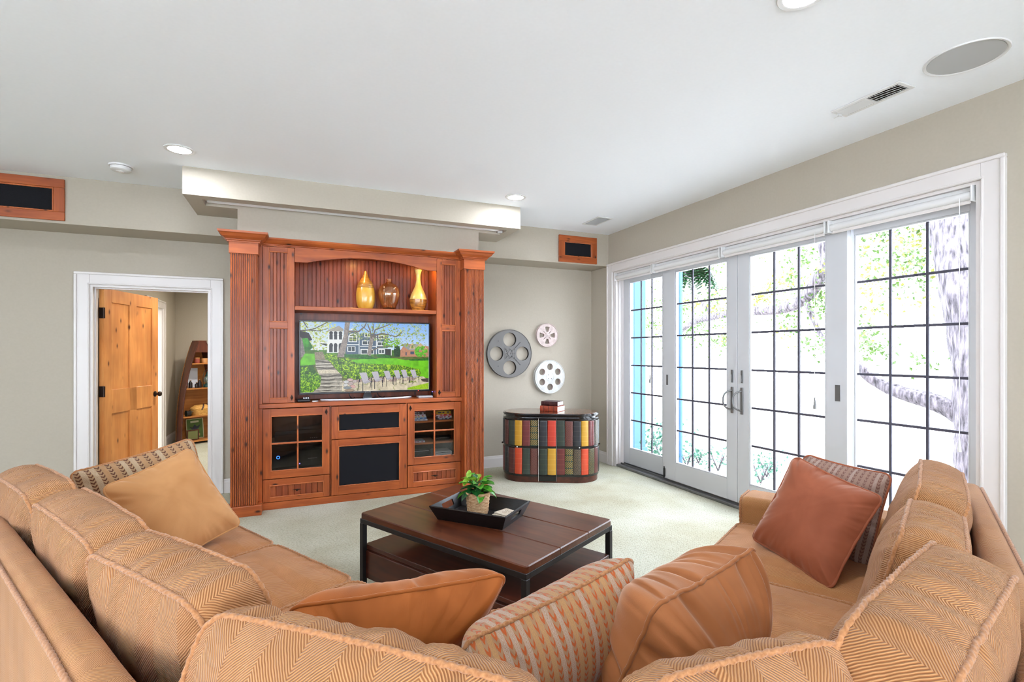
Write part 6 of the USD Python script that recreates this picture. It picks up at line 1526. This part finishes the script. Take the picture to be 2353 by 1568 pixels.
B6 = [ray(*p) for p in ((1540, 790, 8.1), (1512, 762, 8.2), (1500, 735, 8.3))]
for pts, r0, r1, sd_ in ((B1, 0.12, 0.035, 5), (B2, 0.13, 0.05, 6), (B3, 0.06, 0.03, 7), (B4, 0.045, 0.015, 8), (B5, 0.05, 0.02, 9), ([B2[-1]] + B6, 0.05, 0.018, 10)):
    obj('branch', limb(pts, r0, r1, sd_), 'tree_bark', ok, smooth=True, world=True)
def leaf_cloud(spots, size, seed):
    """many bent leaves, one mesh; spots: (centre, radius, count)"""
    g_ = np.random.default_rng(seed); V, F = [], []
    k = 0
    for c, r, n in spots:
        p = np.asarray(c) + g_.normal(size=(n, 3)) * np.array([r * 1.2, r, r * 0.8]) * 0.55
        for q_ in p:
            u = g_.normal(size=3); u /= np.linalg.norm(u)
            w_ = np.cross(u, g_.normal(size=3)); w_ /= np.linalg.norm(w_) + 1e-9
            nn = np.cross(u, w_); s_ = size * g_.uniform(0.6, 1.25)
            V += [q_, q_ + u * s_ * 0.5 + w_ * s_ * 0.32 + nn * s_ * 0.1, q_ + u * s_, q_ + u * s_ * 0.5 - w_ * s_ * 0.32 + nn * s_ * 0.1]
            F += [[k, k + 1, k + 2], [k, k + 2, k + 3]]; k += 4
    return trimesh.Trimesh(np.array(V), np.array(F), process=False)
gx_ = random.Random(5)
sp1, sp2 = [], []
for B, cnt in ((B1[4:], 5), (B2[2:], 16), (B3, 8), (B4, 6), (B5, 6), (B6, 4)):
    for q_ in range(cnt):
        t_ = gx_.random() * (len(B) - 1); i = min(int(t_), len(B) - 2); c = B[i] + (B[i + 1] - B[i]) * (t_ - i)
        c = c + np.array([gx_.uniform(-.5, .8), gx_.uniform(-.4, .4), gx_.uniform(-.15, .45)])
        (sp1 if gx_.random() < 0.6 else sp2).append((c, gx_.uniform(0.14, 0.32), gx_.randint(36, 76)))
for q_ in range(150):
    px, py = gx_.uniform(1480, 2150), gx_.uniform(470, 800)
    if px > 1980 and py > 720 and gx_.random() < 0.8: continue
    (sp1 if gx_.random() < 0.6 else sp2).append((ray(px, py, gx_.uniform(7, 9.5)), gx_.uniform(0.12, 0.34), gx_.randint(16, 46)))
obj('foliage', leaf_cloud(sp1, 0.065, 1), 'oak_leaf', ok, world=True, kind='stuff', label='fresh green oak leaves')
obj('foliage', leaf_cloud(sp2, 0.065, 2), 'oak_leaf_pale', ok, world=True, kind='stuff', label='yellowish young oak leaves')
# porch post, frame edge strip, hanging fern, shrub and low plants
pst = thing('porch_post', 'porch post coloured with bluish shade outside the glass panel nearest the corner', 'post', (4.30, 5.66, -0.1))
obj('shaft', bx(4.17, 4.36, 5.60, 5.79, -0.1, 3.6, 0.006), 'shade_blue', pst, world=True)
obj('plinth', bx(4.15, 4.38, 5.58, 5.81, -0.1, 0.12, 0.006), 'shade_blue', pst, world=True)
single('frame_edge_strip', cyl((0, 0, 0), (0, 0, 3.4), 0.028, n=16), 'shade_blue', 'thin strip standing in for the blue-lit frame edge at the second glass panel', 'frame_edge_strip', (4.60, 5.20, -0.1), smooth=40)  # added strip standing in for the blue-lit edge of the door frame
fb = ray(1592, 622, 4.95)
fr_t = thing('hanging_fern', 'green fern in a dark hanging basket under the porch eave', 'hanging plant', fb)
obj('basket', lathe([(0, -0.10), (0.08, -0.10), (0.14, 0.0), (0.145, 0.04), (0, 0.03)], 24), 'bottle_dark', fr_t, smooth=40)
obj('chain', cat(*[cyl((0.14 * math.cos(a), 0.14 * math.sin(a), 0.04), (0, 0, 0.55), 0.004, n=6) for a in (0.3, 2.4, 4.5)], cyl((0, 0, 0.55), (0, 0, 1.1), 0.004, n=6)), 'iron', fr_t)
fm = []
for i in range(90):
    az, up_, L = gx_.uniform(0, 2 * PI), gx_.uniform(0.0, 0.9), gx_.uniform(0.14, 0.29)
    t_ = np.linspace(0, 1, 12); rr_ = 0.05 + L * t_; hh = 0.05 + up_ * L * t_ - (1.1 + up_) * L * t_ ** 2
    c, s_ = math.cos(az), math.sin(az)
    for k in range(1, 12):
        w_ = 0.075 * (1 - t_[k] * 0.75) + 0.008
        P0 = np.array([c * rr_[k], s_ * rr_[k], hh[k]]); P1 = np.array([c * (rr_[k] + 0.028), s_ * (rr_[k] + 0.028), hh[k] - 0.012])
        for sg in (-1, 1):
            tip = np.array([-s_, c, 0]) * sg * w_ + [0, 0, -0.02]
            fm.append(trimesh.Trimesh([P0, P0 + tip * 0.9, P1 + tip, P1], [[0, 1, 2], [0, 2, 3]], process=False))
obj('fronds', trimesh.util.concatenate(fm), 'fern_leaf', fr_t, kind='stuff', label='arching fern fronds')
def shrub(loc, r, n, size, m, label):
    t_ = thing('garden_shrub', label, 'shrub', loc)
    obj('stem', cat(*[tube(spline([(0, 0, 0), (r * .3 * math.cos(a), r * .3 * math.sin(a), r * .6), (r * .6 * math.cos(a), r * .6 * math.sin(a), r * 1.2)], 8), 0.008, 5) for a in (0.2, 1.7, 3.1, 4.6)]), 'tree_bark', t_)
    obj('foliage', leaf_cloud([((0, 0, r), r, n)], size, int(r * 1000) + n), m, t_, kind='stuff')
shrub((4.72, 5.72, -0.1), 0.26, 420, 0.06, 'shrub_leaf', 'dense blue-green shrub beside the porch post')
for i, (px, py, X, r) in enumerate(((1578, 1062, 4.7, .14), (1650, 1075, 4.9, .17), (1748, 1105, 4.9, .18), (1762, 1080, 5.2, .15), (1605, 1070, 5.0, .10))):
    c = ray(px, py, X)
    shrub((c[0], c[1], -0.1), r, 90, 0.045, 'shrub_leaf', ['low pale plant behind the left edge of the second glass panel', 'low pale plant behind the lower right of the second glass panel', 'low pale plant behind the lower left of the third glass panel', 'second low plant behind the third glass panel beside the brick pillow', 'smallest low plant behind the second glass panel'][i])
